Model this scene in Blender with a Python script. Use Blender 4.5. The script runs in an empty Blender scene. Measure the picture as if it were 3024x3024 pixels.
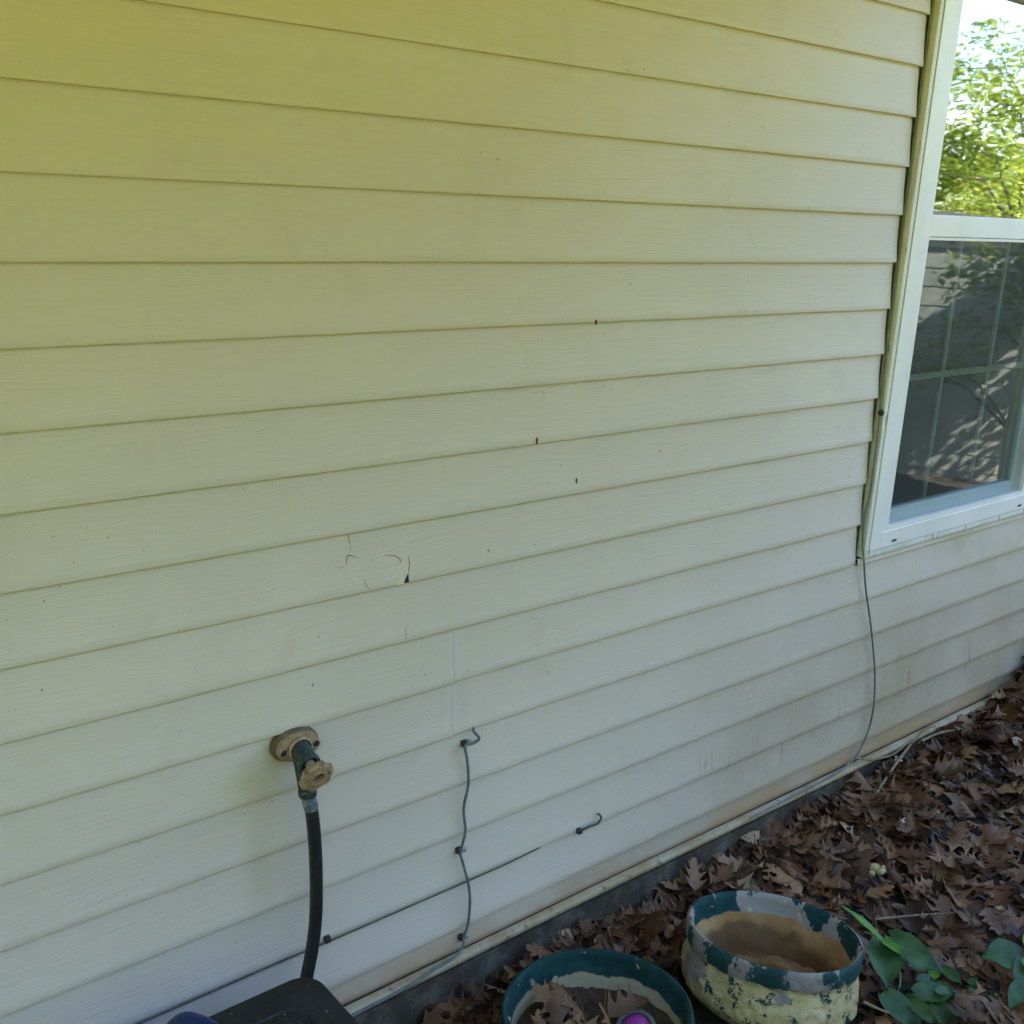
import bpy, math, random
import numpy as np
from mathutils import Vector, Matrix, noise as mnoise

R = math.radians
SC = bpy.context.scene
COL = SC.collection

# ------------------------------------------------------------------ camera
cam_data = bpy.data.cameras.new('camera')
cam = bpy.data.objects.new('camera', cam_data)
COL.objects.link(cam)
cam.matrix_world = Matrix((
    (0.7767400923, 0.1398295675, -0.6141030215, 0.0),
    (-0.6283666627, 0.2382789735, -0.7405258018, -1.5594),
    (0.0427804412, 0.9610779459, 0.2729450783, 1.7038),
    (0, 0, 0, 1)))
cam_data.sensor_fit = 'HORIZONTAL'
cam_data.sensor_width = 36
cam_data.lens = 38.32
cam_data.clip_start = 0.02
cam_data.clip_end = 600
SC.camera = cam

# ------------------------------------------------------------------ light
SUN_EL, SUN_AZ = 43, 14          # azimuth measured from +Y (behind the house) towards +X
world = bpy.data.worlds.new('World')
SC.world = world
world.use_nodes = True
wn, wl = world.node_tree.nodes, world.node_tree.links
wn.clear()
w_out = wn.new('ShaderNodeOutputWorld')
w_bg = wn.new('ShaderNodeBackground')
sky = wn.new('ShaderNodeTexSky')
sky.sky_type = 'NISHITA'
sky.sun_disc = False
sky.sun_elevation = R(SUN_EL)
sky.sun_rotation = R(SUN_AZ)
sky.ozone_density = 4.0
w_tc = wn.new('ShaderNodeTexCoord')
w_map = wn.new('ShaderNodeMapping')
w_map.inputs['Scale'].default_value = (1.6, 1.6, 4.5)
w_map.inputs['Location'].default_value = (0.35, 0.2, 0.1)
w_noise = wn.new('ShaderNodeTexNoise')
w_noise.inputs['Scale'].default_value = 1.7
w_noise.inputs['Detail'].default_value = 7
w_ramp = wn.new('ShaderNodeValToRGB')
w_ramp.color_ramp.elements[0].position = 0.53
w_ramp.color_ramp.elements[1].position = 0.64
w_mix = wn.new('ShaderNodeMix')
w_mix.data_type = 'RGBA'
w_mix.inputs[7].default_value = (6, 6, 6.3, 1)      # cloud radiance, same units as the sky texture
w_bg.inputs['Strength'].default_value = 0.15
wl.new(w_tc.outputs['Generated'], w_map.inputs['Vector'])
wl.new(w_map.outputs['Vector'], w_noise.inputs['Vector'])
wl.new(w_noise.outputs['Fac'], w_ramp.inputs['Fac'])
w_sep = wn.new('ShaderNodeSeparateXYZ')
w_low = wn.new('ShaderNodeMapRange')                  # clouds bank up low over the trees
w_low.inputs['From Min'].default_value = 0.42
w_low.inputs['From Max'].default_value = 0.22
w_mul = wn.new('ShaderNodeMath')
w_mul.operation = 'MULTIPLY'
wl.new(w_tc.outputs['Generated'], w_sep.inputs[0])
wl.new(w_sep.outputs[2], w_low.inputs['Value'])
wl.new(w_ramp.outputs['Color'], w_mul.inputs[0])
wl.new(w_low.outputs[0], w_mul.inputs[1])
wl.new(w_mul.outputs[0], w_mix.inputs[0])
wl.new(sky.outputs['Color'], w_mix.inputs[6])
wl.new(w_mix.outputs[2], w_bg.inputs['Color'])
wl.new(w_bg.outputs['Background'], w_out.inputs['Surface'])

sun_d = bpy.data.lights.new('sun', 'SUN')
sun_d.energy = 5.0
sun_d.angle = R(0.5)
sun_d.color = (1.0, 0.92, 0.82)
sun = bpy.data.objects.new('sun', sun_d)
COL.objects.link(sun)
sun_dir = Vector((math.sin(R(SUN_AZ)) * math.cos(R(SUN_EL)), math.cos(R(SUN_AZ)) * math.cos(R(SUN_EL)), math.sin(R(SUN_EL))))
sun.rotation_euler = sun_dir.to_track_quat('Z', 'Y').to_euler()
sun.location = (0, 3, 12)

SC.view_settings.view_transform = 'Standard'
SC.view_settings.look = 'None'
SC.view_settings.gamma = 1
SC.view_settings.exposure = 3.16
SC.cycles.max_bounces = 10
SC.cycles.diffuse_bounces = 5
SC.cycles.glossy_bounces = 4
SC.cycles.transparent_max_bounces = 12
SC.cycles.caustics_reflective = False
SC.cycles.caustics_refractive = False

# ------------------------------------------------------------------ helpers
class NT:
    """tiny node-material builder"""
    def __init__(s, name):
        s.m = bpy.data.materials.new(name)
        s.m.use_nodes = True
        s.t = s.m.node_tree
        s.bsdf = s.t.nodes['Principled BSDF']
        s.out = s.t.nodes['Material Output']
        s.tc = s.t.nodes.new('ShaderNodeTexCoord').outputs['Object']
    def link(s, a, b):
        if hasattr(a, 'is_linked') or hasattr(a, 'node'): s.t.links.new(a, b)
        else:
            try: b.default_value = a
            except Exception: b.default_value = (*a, 1)
    def map(s, scale=(1, 1, 1), loc=(0, 0, 0), vec=None):
        n = s.t.nodes.new('ShaderNodeMapping')
        n.inputs['Scale'].default_value = scale
        n.inputs['Location'].default_value = loc
        s.t.links.new(vec or s.tc, n.inputs['Vector'])
        return n.outputs[0]
    def noise(s, scale, detail=4, vec=None, rough=0.5, dist=0.0, col=False):
        n = s.t.nodes.new('ShaderNodeTexNoise')
        n.inputs['Scale'].default_value = scale
        n.inputs['Detail'].default_value = detail
        n.inputs['Roughness'].default_value = rough
        n.inputs['Distortion'].default_value = dist
        s.t.links.new(vec or s.tc, n.inputs['Vector'])
        return n.outputs['Color' if col else 'Fac']
    def voro(s, scale, vec=None, feat='F1'):
        n = s.t.nodes.new('ShaderNodeTexVoronoi')
        n.feature = feat
        n.inputs['Scale'].default_value = scale
        s.t.links.new(vec or s.tc, n.inputs['Vector'])
        return n
    def ramp(s, fac, a, b, ca=(0, 0, 0), cb=(1, 1, 1)):
        n = s.t.nodes.new('ShaderNodeMapRange')
        n.interpolation_type = 'SMOOTHSTEP'
        s.link(fac, n.inputs['Value'])
        n.inputs['From Min'].default_value = a
        n.inputs['From Max'].default_value = b
        return n.outputs[0]
    def cramp(s, fac, stops):
        n = s.t.nodes.new('ShaderNodeValToRGB')
        cr = n.color_ramp
        while len(cr.elements) < len(stops): cr.elements.new(0.5)
        for e, (p, c) in zip(cr.elements, stops):
            e.position = p; e.color = (*c, 1)
        s.link(fac, n.inputs['Fac'])
        return n.outputs['Color']
    def math(s, op, a, b=0.0, c=None):
        n = s.t.nodes.new('ShaderNodeMath')
        n.operation = op
        s.link(a, n.inputs[0]); s.link(b, n.inputs[1])
        if c is not None: s.link(c, n.inputs[2])
        return n.outputs[0]
    def mul(s, *a):
        r = a[0]
        for x in a[1:]: r = s.math('MULTIPLY', r, x)
        return r
    def mix(s, fac, a, b, mode='MIX'):
        n = s.t.nodes.new('ShaderNodeMix')
        n.data_type = 'RGBA'; n.blend_type = mode
        s.link(fac, n.inputs[0])
        for v, k in ((a, 6), (b, 7)):
            if isinstance(v, tuple): n.inputs[k].default_value = (*v, 1)
            else: s.t.links.new(v, n.inputs[k])
        return n.outputs[2]
    def sep(s, vec=None):
        n = s.t.nodes.new('ShaderNodeSeparateXYZ')
        s.t.links.new(vec or s.tc, n.inputs[0])
        return n.outputs
    def bump(s, h, dist, strength=1.0):
        n = s.t.nodes.new('ShaderNodeBump')
        n.inputs['Distance'].default_value = dist
        n.inputs['Strength'].default_value = strength
        s.t.links.new(h, n.inputs['Height'])
        s.t.links.new(n.outputs[0], s.bsdf.inputs['Normal'])
    def attr(s, name):
        n = s.t.nodes.new('ShaderNodeAttribute')
        n.attribute_name = name
        return n.outputs['Fac']
    def fin(s, col, rough=0.5, metal=0.0, spec=None):
        s.link(col, s.bsdf.inputs['Base Color'])
        s.link(rough, s.bsdf.inputs['Roughness'])
        s.bsdf.inputs['Metallic'].default_value = metal
        if spec is not None: s.bsdf.inputs['Specular IOR Level'].default_value = spec
        return s.m

class MB:
    """mesh collector in world coordinates"""
    def __init__(s): s.v, s.f, s.sm = [], [], []
    def add(s, v, f, smooth=False):
        o = len(s.v)
        s.v += [tuple(p) for p in v]
        s.f += [tuple(i + o for i in q) for q in f]
        s.sm += [smooth] * len(f)
        return s
    def box(s, a, b, bev=0.0):
        (x0, y0, z0), (x1, y1, z1) = a, b
        if bev <= 0:
            v = [(x, y, z) for x in (x0, x1) for y in (y0, y1) for z in (z0, z1)]
            return s.add(v, [(0, 1, 3, 2), (4, 6, 7, 5), (0, 4, 5, 1), (2, 3, 7, 6), (0, 2, 6, 4), (1, 5, 7, 3)])
        c = Vector(((x0 + x1) / 2, (y0 + y1) / 2, (z0 + z1) / 2)); h = Vector(((x1 - x0) / 2, (y1 - y0) / 2, (z1 - z0) / 2))
        import bmesh
        bm = bmesh.new()
        bmesh.ops.create_cube(bm, size=2)
        for q in bm.verts: q.co = Vector((q.co.x * h.x, q.co.y * h.y, q.co.z * h.z)) + c
        bmesh.ops.bevel(bm, geom=bm.edges[:], offset=bev, segments=2, affect='EDGES', profile=0.5)
        bm.verts.index_update()
        s.add([q.co[:] for q in bm.verts], [tuple(w.index for w in q.verts) for q in bm.faces])
        bm.free()
        return s
    def tube(s, pts, r, n=8, caps=True):
        pts = [Vector(p) for p in pts]
        rr = r if isinstance(r, (list, tuple)) else [r] * len(pts)
        v, f = [], []
        up = Vector((0.13, 0.31, 0.94)); prev = None
        for i, p in enumerate(pts):
            t = (pts[min(i + 1, len(pts) - 1)] - pts[max(i - 1, 0)]).normalized()
            if prev is None:
                a = t.cross(up)
                if a.length < 0.1: a = t.cross(Vector((1, 0, 0)))
            else: a = prev - t * prev.dot(t)
            a.normalize(); prev = a; b = t.cross(a)
            for k in range(n):
                w = 2 * math.pi * k / n
                v.append(p + a * (math.cos(w) * rr[i]) + b * (math.sin(w) * rr[i]))
        for i in range(len(pts) - 1):
            for k in range(n):
                f.append((i * n + k, i * n + (k + 1) % n, (i + 1) * n + (k + 1) % n, (i + 1) * n + k))
        s.add(v, f, True)
        if caps:
            s.add(v[:n], [tuple(reversed(range(n)))]); s.add(v[-n:], [tuple(range(n))])
        return s
    def lathe(s, prof, M, n=32, smooth=True, wob=None):
        """prof: list of (radius, axial); M: matrix taking local z axis"""
        v, f = [], []
        for i, (r, z) in enumerate(prof):
            for k in range(n):
                a = 2 * math.pi * k / n
                rr = r + (wob(a, i) if wob else 0)
                v.append(M @ Vector((rr * math.cos(a), rr * math.sin(a), z)))
        for i in range(len(prof) - 1):
            for k in range(n):
                f.append((i * n + k, i * n + (k + 1) % n, (i + 1) * n + (k + 1) % n, (i + 1) * n + k))
        return s.add(v, f, smooth)
    def build(s, name, mat, parent=None, origin=None, attrs=None):
        o3 = Vector(parent.location) if parent is not None and origin is None else Vector(origin or (0, 0, 0))
        par_abs = Vector((0, 0, 0))
        q = parent
        while q is not None: par_abs += q.location; q = q.parent
        base = par_abs if parent is not None else o3
        me = bpy.data.meshes.new(name)
        me.from_pydata([(x - base[0], y - base[1], z - base[2]) for x, y, z in s.v], [], s.f)
        me.polygons.foreach_set('use_smooth', s.sm)
        if attrs:
            for k, arr in attrs.items():
                at = me.attributes.new(k, 'FLOAT', 'POINT')
                at.data.foreach_set('value', np.asarray(arr, dtype=np.float32))
        me.materials.append(mat)
        me.update()
        ob = bpy.data.objects.new(name, me)
        COL.objects.link(ob)
        if parent is not None: ob.parent = parent
        else: ob.location = base
        return ob

def tag(o, label=None, cat=None, group=None, kind=None):
    for k, v in (('label', label), ('category', cat), ('group', group), ('kind', kind)):
        if v: o[k] = v
    return o
def empty(name, loc, label=None, cat=None, group=None, kind=None):
    o = bpy.data.objects.new(name, None)
    COL.objects.link(o)
    o.location = loc
    o.empty_display_size = 0.05
    return tag(o, label, cat, group, kind)
def smooth_path(pts, n=6):
    """Catmull-Rom"""
    P = [Vector(p) for p in pts]
    P = [P[0] * 2 - P[1]] + P + [P[-1] * 2 - P[-2]]
    out = []
    for i in range(1, len(P) - 2):
        a, b, c, d = P[i - 1:i + 3]
        for k in range(n):
            t = k / n
            out.append(0.5 * ((2 * b) + (c - a) * t + (2 * a - 5 * b + 4 * c - d) * t * t + (3 * b - a - 3 * c + d) * t ** 3))
    out.append(P[-2])
    return out
def rot_to(axis, loc=(0, 0, 0), roll=0.0):
    q = Vector(axis).normalized().to_track_quat('Z', 'Y')
    return Matrix.Translation(loc) @ q.to_matrix().to_4x4() @ Matrix.Rotation(roll, 4, 'Z')

# ------------------------------------------------------------------ materials
H = 0.1143
def m_siding():
    n = NT('vinyl_siding')
    x, y, z = n.sep()
    base = n.mix(n.ramp(n.noise(1.3, 3), 0.35, 0.65), (0.605, 0.530, 0.495), (0.645, 0.570, 0.535))
    # faint chalky blotches
    blot = n.mul(n.ramp(n.noise(7, 6, rough=0.65), 0.52, 0.72), 0.35)
    base = n.mix(blot, base, (0.555, 0.475, 0.43))
    pink = n.mul(n.ramp(n.noise(9, 2, vec=n.map(loc=(4, 2, 7))), 0.66, 0.76), 0.22)
    base = n.mix(pink, base, (0.56, 0.42, 0.33))
    # weathered film at the foot of the wall, heavier to the right under the window
    lowz = n.ramp(z, 0.95, 0.30)
    rightx = n.ramp(x, 1.3, 2.6)
    film = n.mul(lowz, rightx, n.math('ADD', 0.55, n.math('MULTIPLY', n.ramp(n.noise(3, 6, rough=0.65), 0.3, 0.7), 0.4)))
    base = n.mix(n.mul(film, 0.9), base, (0.36, 0.285, 0.19))
    # vertical runs
    st = n.noise(1, 5, vec=n.map((55, 1, 7)), rough=0.7)
    runs = n.mul(n.ramp(st, 0.53, 0.70), n.ramp(z, 0.62, 0.36), n.ramp(z, 0.2, 0.32), n.ramp(x, 1.6, 2.1), n.ramp(x, 4.2, 2.9), n.ramp(n.noise(5, 2), 0.4, 0.6))
    base = n.mix(n.mul(runs, 0.7), base, (0.17, 0.15, 0.10))
    # splash stain just above the base trim
    foot = n.mul(n.ramp(z, 0.27, 0.165), n.ramp(n.noise(4, 4), 0.2, 0.6))
    base = n.mix(n.mul(foot, 0.8), base, (0.42, 0.27, 0.14))
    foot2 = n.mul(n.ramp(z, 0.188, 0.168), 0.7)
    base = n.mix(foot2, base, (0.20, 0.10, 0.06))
    # warm mineral line just above a few butts on the left
    # algae under window
    alg = n.mul(n.ramp(x, 2.75, 3.2), n.ramp(z, 0.55, 0.84), n.ramp(n.noise(4, 4), 0.42, 0.62))
    base = n.mix(n.mul(alg, 0.5), base, (0.27, 0.28, 0.11))
    # yellowish stain plus blurred faucet shadow painted left of and below the faucet
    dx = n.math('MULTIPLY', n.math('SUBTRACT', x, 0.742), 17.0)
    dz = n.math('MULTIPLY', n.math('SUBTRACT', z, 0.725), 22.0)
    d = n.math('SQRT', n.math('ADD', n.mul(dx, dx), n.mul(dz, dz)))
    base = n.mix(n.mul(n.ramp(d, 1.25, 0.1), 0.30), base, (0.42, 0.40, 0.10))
    dx = n.math('MULTIPLY', n.math('SUBTRACT', x, 0.755), 26.0)  # tall tan patch paints the soft hose shadow into the colour
    dz = n.math('MULTIPLY', n.math('SUBTRACT', z, 0.56), 5.5)
    d = n.math('SQRT', n.math('ADD', n.mul(dx, dx), n.mul(dz, dz)))
    base = n.mix(n.mul(n.ramp(d, 1.1, 0.1), 0.22), base, (0.40, 0.33, 0.17))
    v2 = n.t.nodes.new('ShaderNodeCombineXYZ')
    n.link(x, v2.inputs[0]); n.link(n.math('MULTIPLY', z, 0.7), v2.inputs[1])
    def vor2(sc, off):
        vv = n.voro(sc, n.map((1, 1, 1), (off, off, 0), vec=v2.outputs[0]))
        vv.voronoi_dimensions = '2D'
        return vv
    seam = n.mul(n.ramp(n.math('ABSOLUTE', n.math('SUBTRACT', x, 1.1685)), 0.0022, 0.0006), n.ramp(z, 0.912, 0.908), n.ramp(z, 0.684, 0.688))
    base = n.mix(n.mul(seam, 0.30), base, (0.22, 0.16, 0.10))
    seam2 = n.mul(n.ramp(n.math('ABSOLUTE', n.math('SUBTRACT', x, 2.548)), 0.0030, 0.0008), n.ramp(z, 0.800, 0.796), n.ramp(z, 0.684, 0.688))
    base = n.mix(n.mul(seam2, 0.4), base, (0.20, 0.17, 0.12))
    # specks: insect spots and splashes
    for sc, thr, amt, dens, off in ((8, 0.013, 0.85, 0.60, 0), (19, 0.026, 0.7, 0.60, 3.1), (40, 0.050, 0.5, 0.62, 7.7)):
        v = vor2(sc, off)
        r, g, b = n.sep(v.outputs['Color'])
        keep = n.mul(n.ramp(r, dens, dens + 0.02), n.ramp(n.noise(2.6, 3, vec=n.map(loc=(off + 5, 0, 1))), 0.50, 0.60))
        sz = n.math('MULTIPLY', g, thr)
        m = n.mul(n.ramp(n.math('SUBTRACT', v.outputs['Distance'], sz), 0.010, -0.002), keep)
        base = n.mix(n.mul(m, amt), base, (0.085, 0.065, 0.04))
    # denser fly specks to the lower right
    v = vor2(55, 9.0)
    r, g, b = n.sep(v.outputs['Color'])
    m = n.mul(n.ramp(v.outputs['Distance'], 0.16, 0.08), n.ramp(r, 0.5, 0.52), rightx, lowz)
    base = n.mix(n.mul(m, 0.33), base, (0.16, 0.14, 0.09))
    # embossed grain
    warp = n.noise(2.2, 2, vec=n.map((1.0, 1, 6)))
    gv = n.t.nodes.new('ShaderNodeCombineXYZ')
    n.link(n.math('MULTIPLY', x, 5.0), gv.inputs[0])
    n.link(0.0, gv.inputs[1])
    n.link(n.math('ADD', n.math('MULTIPLY', z, 240.0), n.math('MULTIPLY', warp, 16.0)), gv.inputs[2])
    gr = n.noise(1.0, 3, vec=gv.outputs[0], rough=0.6)
    base = n.mix(n.mul(n.ramp(gr, 0.50, 0.72), 0.10), base, (0.34, 0.31, 0.24))
    fine = n.noise(420, 2)
    hgt = n.math('ADD', gr, n.math('MULTIPLY', fine, 0.15))
    n.bump(hgt, 0.0013, 0.6)
    return n.fin(base, 0.48, spec=0.35)

def m_flat(name, c1, c2, scale=20, rough=0.5, metal=0.0, bump=0.0, spec=None, detail=5, lo=0.4, hi=0.62):
    n = NT(name)
    f = n.noise(scale, detail, rough=0.6)
    if bump: n.bump(f, bump)
    return n.fin(n.mix(n.ramp(f, lo, hi), c1, c2), rough, metal, spec)

M = {}
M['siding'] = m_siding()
def m_frame():
    n = NT('white_window_vinyl')
    x, y, z = n.sep()
    b = n.mix(n.ramp(n.noise(5, 4), 0.4, 0.7), (0.80, 0.77, 0.79), (0.74, 0.71, 0.72))
    v = n.voro(45)
    r, g, bb = n.sep(v.outputs['Color'])
    b = n.mix(n.mul(n.ramp(v.outputs['Distance'], 0.10, 0.04), n.ramp(r, 0.8, 0.82), 0.5), b, (0.2, 0.18, 0.14))
    n.bump(n.noise(300, 2), 0.0002)
    return n.fin(b, 0.35)
M['frame'] = m_frame()
def m_casing():
    n = NT('dirty_casing_vinyl')
    b = n.mix(n.ramp(n.noise(9, 5, vec=n.map((1, 1, 0.4))), 0.4, 0.7), (0.70, 0.68, 0.66), (0.60, 0.58, 0.54))
    g = n.ramp(n.noise(60, 4, vec=n.map((1, 1, 0.25))), 0.60, 0.72)
    b = n.mix(n.mul(g, 0.7), b, (0.14, 0.11, 0.06))
    return n.fin(b, 0.45)
M['casing'] = m_casing()
M['groove'] = m_flat('dark_groove', (0.03, 0.03, 0.025), (0.06, 0.055, 0.045), 40, 0.8)
M['pocket'] = m_flat('channel_pocket', (0.05, 0.045, 0.03), (0.13, 0.12, 0.08), 30, 0.8)
M['grid'] = m_flat('grid_bar', (0.52, 0.64, 0.70), (0.58, 0.70, 0.74), 8, 0.4)
M['hole2'] = m_flat('rusty_gap', (0.035, 0.017, 0.012), (0.07, 0.035, 0.025), 30, 0.9)
M['interior'] = m_flat('dim_room_walls', (0.10, 0.10, 0.10), (0.13, 0.13, 0.12), 3, 0.9)
n = NT('concrete')
fc = n.cramp(n.noise(9, 8, rough=0.75), [(0.3, (0.030, 0.024, 0.018)), (0.5, (0.075, 0.062, 0.048)), (0.62, (0.15, 0.135, 0.115)), (0.8, (0.10, 0.085, 0.06))])
n.bump(n.noise(60, 8, rough=0.7), 0.006)
M['foundation'] = n.fin(fc, 0.95)
M['soffit'] = m_flat('yellow_bounce_paint', (0.74, 0.72, 0.025), (0.70, 0.68, 0.02), 4, 0.6)  # saturated yellow chosen to throw yellow light on the upper wall
M['shingle'] = m_flat('roof_shingles', (0.06, 0.055, 0.05), (0.10, 0.095, 0.09), 30, 0.95)
def m_trim():
    n = NT('base_trim_vinyl')
    f = n.noise(9, 6, rough=0.7)
    b = n.mix(n.ramp(f, 0.35, 0.65), (0.34, 0.23, 0.13), (0.44, 0.37, 0.27))
    b = n.mix(n.mul(n.ramp(n.noise(40, 4), 0.62, 0.7), 0.7), b, (0.10, 0.07, 0.045))
    return n.fin(b, 0.6)
M['trim'] = m_trim()

def m_glass(name, boost, wav):
    n = NT(name)
    n.t.nodes.remove(n.bsdf)
    tr = n.t.nodes.new('ShaderNodeBsdfTransparent'); tr.inputs[0].default_value = (0.80, 0.86, 0.84, 1)
    gl = n.t.nodes.new('ShaderNodeBsdfGlossy'); gl.inputs['Roughness'].default_value = 0.022
    gl.inputs['Color'].default_value = (0.92, 1.0, 0.97, 1)
    fr = n.t.nodes.new('ShaderNodeFresnel'); fr.inputs[0].default_value = 1.52
    f = n.math('MINIMUM', n.math('MULTIPLY', fr.outputs[0], boost), 0.95)
    mx = n.t.nodes.new('ShaderNodeMixShader')
    bp = n.t.nodes.new('ShaderNodeBump'); bp.inputs['Distance'].default_value = wav
    n.t.links.new(n.noise(4.5, 2), bp.inputs['Height'])
    n.t.links.new(bp.outputs[0], gl.inputs['Normal'])
    n.t.links.new(f, mx.inputs[0]); n.t.links.new(tr.outputs[0], mx.inputs[1]); n.t.links.new(gl.outputs[0], mx.inputs[2])
    n.t.links.new(mx.outputs[0], n.out.inputs[0])
    return n.m
M['glass'] = m_glass('double_glazing', 5.0, 0.0005)
M['glass_low'] = m_glass('double_glazing_lower', 3.0, 0.0004)
def m_screen():
    n = NT('insect_screen')
    tr = n.t.nodes.new('ShaderNodeBsdfTransparent')
    mx = n.t.nodes.new('ShaderNodeMixShader'); mx.inputs[0].default_value = 0.30
    n.fin((0.05, 0.07, 0.075), 0.6)
    n.t.links.new(tr.outputs[0], mx.inputs[1]); n.t.links.new(n.bsdf.outputs[0], mx.inputs[2])
    n.t.links.new(mx.outputs[0], n.out.inputs[0])
    return n.m
M['screen'] = m_screen()

# ------------------------------------------------------------------ ground
def g_h(x, y):
    """height of the soil"""
    h = -0.040 + 0.052 * max(x - 0.9, -0.6) + 0.022 * math.exp(-((x - 1.5) / 0.55) ** 2) if x < 3.3 else -0.040 + 0.1248 + 0.03 * min(x - 3.3, 1.5)
    h += 0.11 * math.exp(-((x - 3.72) / 0.26) ** 2 - ((y - 0.02) / 0.16) ** 2)
    h += 0.024 * math.exp(-(y / 0.14) ** 2)
    h += 0.012 * mnoise.noise(Vector((x * 2.5, y * 2.5, 0)))
    k = min(max((-y - 2.0) / 3.0, 0), 1)
    return h * (1 - k) - 0.03 * k

def grid_sheet(x0, x1, y0, y1, nx, ny, zf):
    xs = np.linspace(x0, x1, nx); ys = np.linspace(y0, y1, ny)
    v = [(x, y, zf(x, y)) for x in xs for y in ys]
    f = [(i * ny + j, (i + 1) * ny + j, (i + 1) * ny + j + 1, i * ny + j + 1) for i in range(nx - 1) for j in range(ny - 1)]
    return v, f
n = NT('lawn_grass')
gc = n.cramp(n.noise(1.1, 6), [(0.3, (0.24, 0.26, 0.03)), (0.55, (0.36, 0.36, 0.045)), (0.75, (0.42, 0.39, 0.06))])
n.bump(n.noise(60, 4), 0.02)
M['lawn'] = n.fin(gc, 0.9)
n = NT('dark_soil')
sc_ = n.cramp(n.noise(30, 6, rough=0.7), [(0.3, (0.018, 0.013, 0.009)), (0.6, (0.045, 0.030, 0.020)), (0.8, (0.09, 0.062, 0.040))])
n.bump(n.noise(45, 5, rough=0.7), 0.012)
M['soil'] = n.fin(sc_, 0.95)
b = MB(); b.add(*grid_sheet(-150, 150, -200, 100, 3, 3, lambda x, y: -0.06))
tag(b.build('ground', M['lawn']), kind='structure')
b = MB(); b.add(*grid_sheet(-2.5, 7.5, -4.2, 0.05, 140, 70, lambda x, y: g_h(x, y)), smooth=True)
tag(b.build('garden_bed', M['soil']), kind='structure')

# ------------------------------------------------------------------ house
house = empty('house', (0, 0, 0), 'cream vinyl sided house wall with a white window and stained lower laps', 'house')
WX0, WX1, WZ0, WZ1 = 2.526, 3.471, 0.8199, 2.335          # window outer rectangle
HX0, HX1, HTOP = -3.5, 6.6, 2.43
PROUD = 0.0098
LAPS = list(range(-10, 13))           # butt line k sits at z = (14-k)*H
BOT = 0.1705

def face_y(z):
    """surface y of the siding at height z"""
    if z < 2 * H: s = (2 * H - z) / H
    else: s = 1 - (z / H - math.floor(z / H))
    return PROUD * (1 - (0.25 * s + 0.75 * s * s))

def course(mb, x0, x1, zb, zt, full_top, seam=None, seed=0, step=0.045, flare=None):
    """one lap from butt zb up to zt (full_top is the height its profile is measured from)"""
    prof = []
    N = 9
    for i in range(N):
        t = i / (N - 1)
        z = zt + (0.004 if abs(zt - full_top) < 1e-6 else 0) - (zt - zb + (0.004 if abs(zt - full_top) < 1e-6 else 0)) * t
        s = (full_top - z) / H
        s = min(max(s, -0.05), 1)
        prof.append((PROUD * (1 - (0.25 * s + 0.75 * s * abs(s))) + (0.0015 if i == 0 else 0), z))
    prof.insert(1, (PROUD + 0.0002, prof[0][1] - 0.0045))
    y_b, z_b = prof[-1]
    prof[-1] = (y_b, z_b + 0.0016)
    prof += [(y_b + 0.0006, z_b + 0.0004), (y_b + 0.0016, z_b - 0.0002), (PROUD + 0.004, z_b + 0.0008)]
    nx = max(2, int((x1 - x0) / step) + 1)
    xs = list(np.linspace(x0, x1, nx))
    if seam: xs = sorted(xs + [seam - 0.0004, seam + 0.0004])
    v, f = [], []
    P = len(prof)
    for x in xs:
        w = 0.0011 * mnoise.noise(Vector((x * 1.7, seed * 3.1, 0.3))) + 0.0005 * mnoise.noise(Vector((x * 6, seed * 7.7, 5)))
        dzs = 0.0007 * mnoise.noise(Vector((x * 1.3, seed * 5.3, 9)))
        sy = sz = 0
        if seam and x > seam: sy, sz = 0.0005, 0.0028
        fl = 0
        if flare is not None:
            q = (x - (flare - 0.05)) / 0.05
            if q > 0: fl = 0.007 * q * q
        for i, (y, z) in enumerate(prof):
            bow = math.sin(math.pi * min(max((full_top - z) / H, 0), 1)) * 0.0009 * mnoise.noise(Vector((x * 2.3, seed * 1.9, 2)))
            v.append((x, y + w + sy + bow + fl * (1 if i < P - 1 else 0), z + (sz + dzs if i >= N - 1 else 0)))
    for a in range(len(xs) - 1):
        for i in range(P - 1):
            q = (a * P + i, (a + 1) * P + i, (a + 1) * P + i + 1, a * P + i + 1)
            f.append(tuple(reversed(q)))
    mb.add(v, f, True)

sid = MB()
XE = WX0 - 0.012
for k in LAPS:
    zb = (14 - k) * H; zt = zb + H
    if zt > HTOP: continue
    if zb > WZ1 or zt < WZ0:
        if k > 7: course(sid, HX0, HX1, zb, zt, zt, seam=1.168 if k == 8 else None, seed=k)
        else: course(sid, HX0, HX1, zb, zt, zt, seed=k)
    elif zb < WZ0:                       # the lap cut by the sill
        course(sid, HX0, XE, zb, zt, zt, seam=1.168, seed=k, flare=XE)
        course(sid, XE, WX1 + 0.013, zb, WZ0 - 0.001, zt, seed=k)
        course(sid, WX1 + 0.013, HX1, zb, zt, zt, seed=k)
    else:
        course(sid, HX0, XE, zb, zt, zt, seed=k, flare=XE)
        course(sid, WX1 + 0.013, HX1, zb, zt, zt, seed=k)
# last partial strip under the lowest butt
course(sid, HX0, HX1, BOT, 2 * H, 2 * H, seed=40)
sid.build('siding', M['siding'], house)

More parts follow.
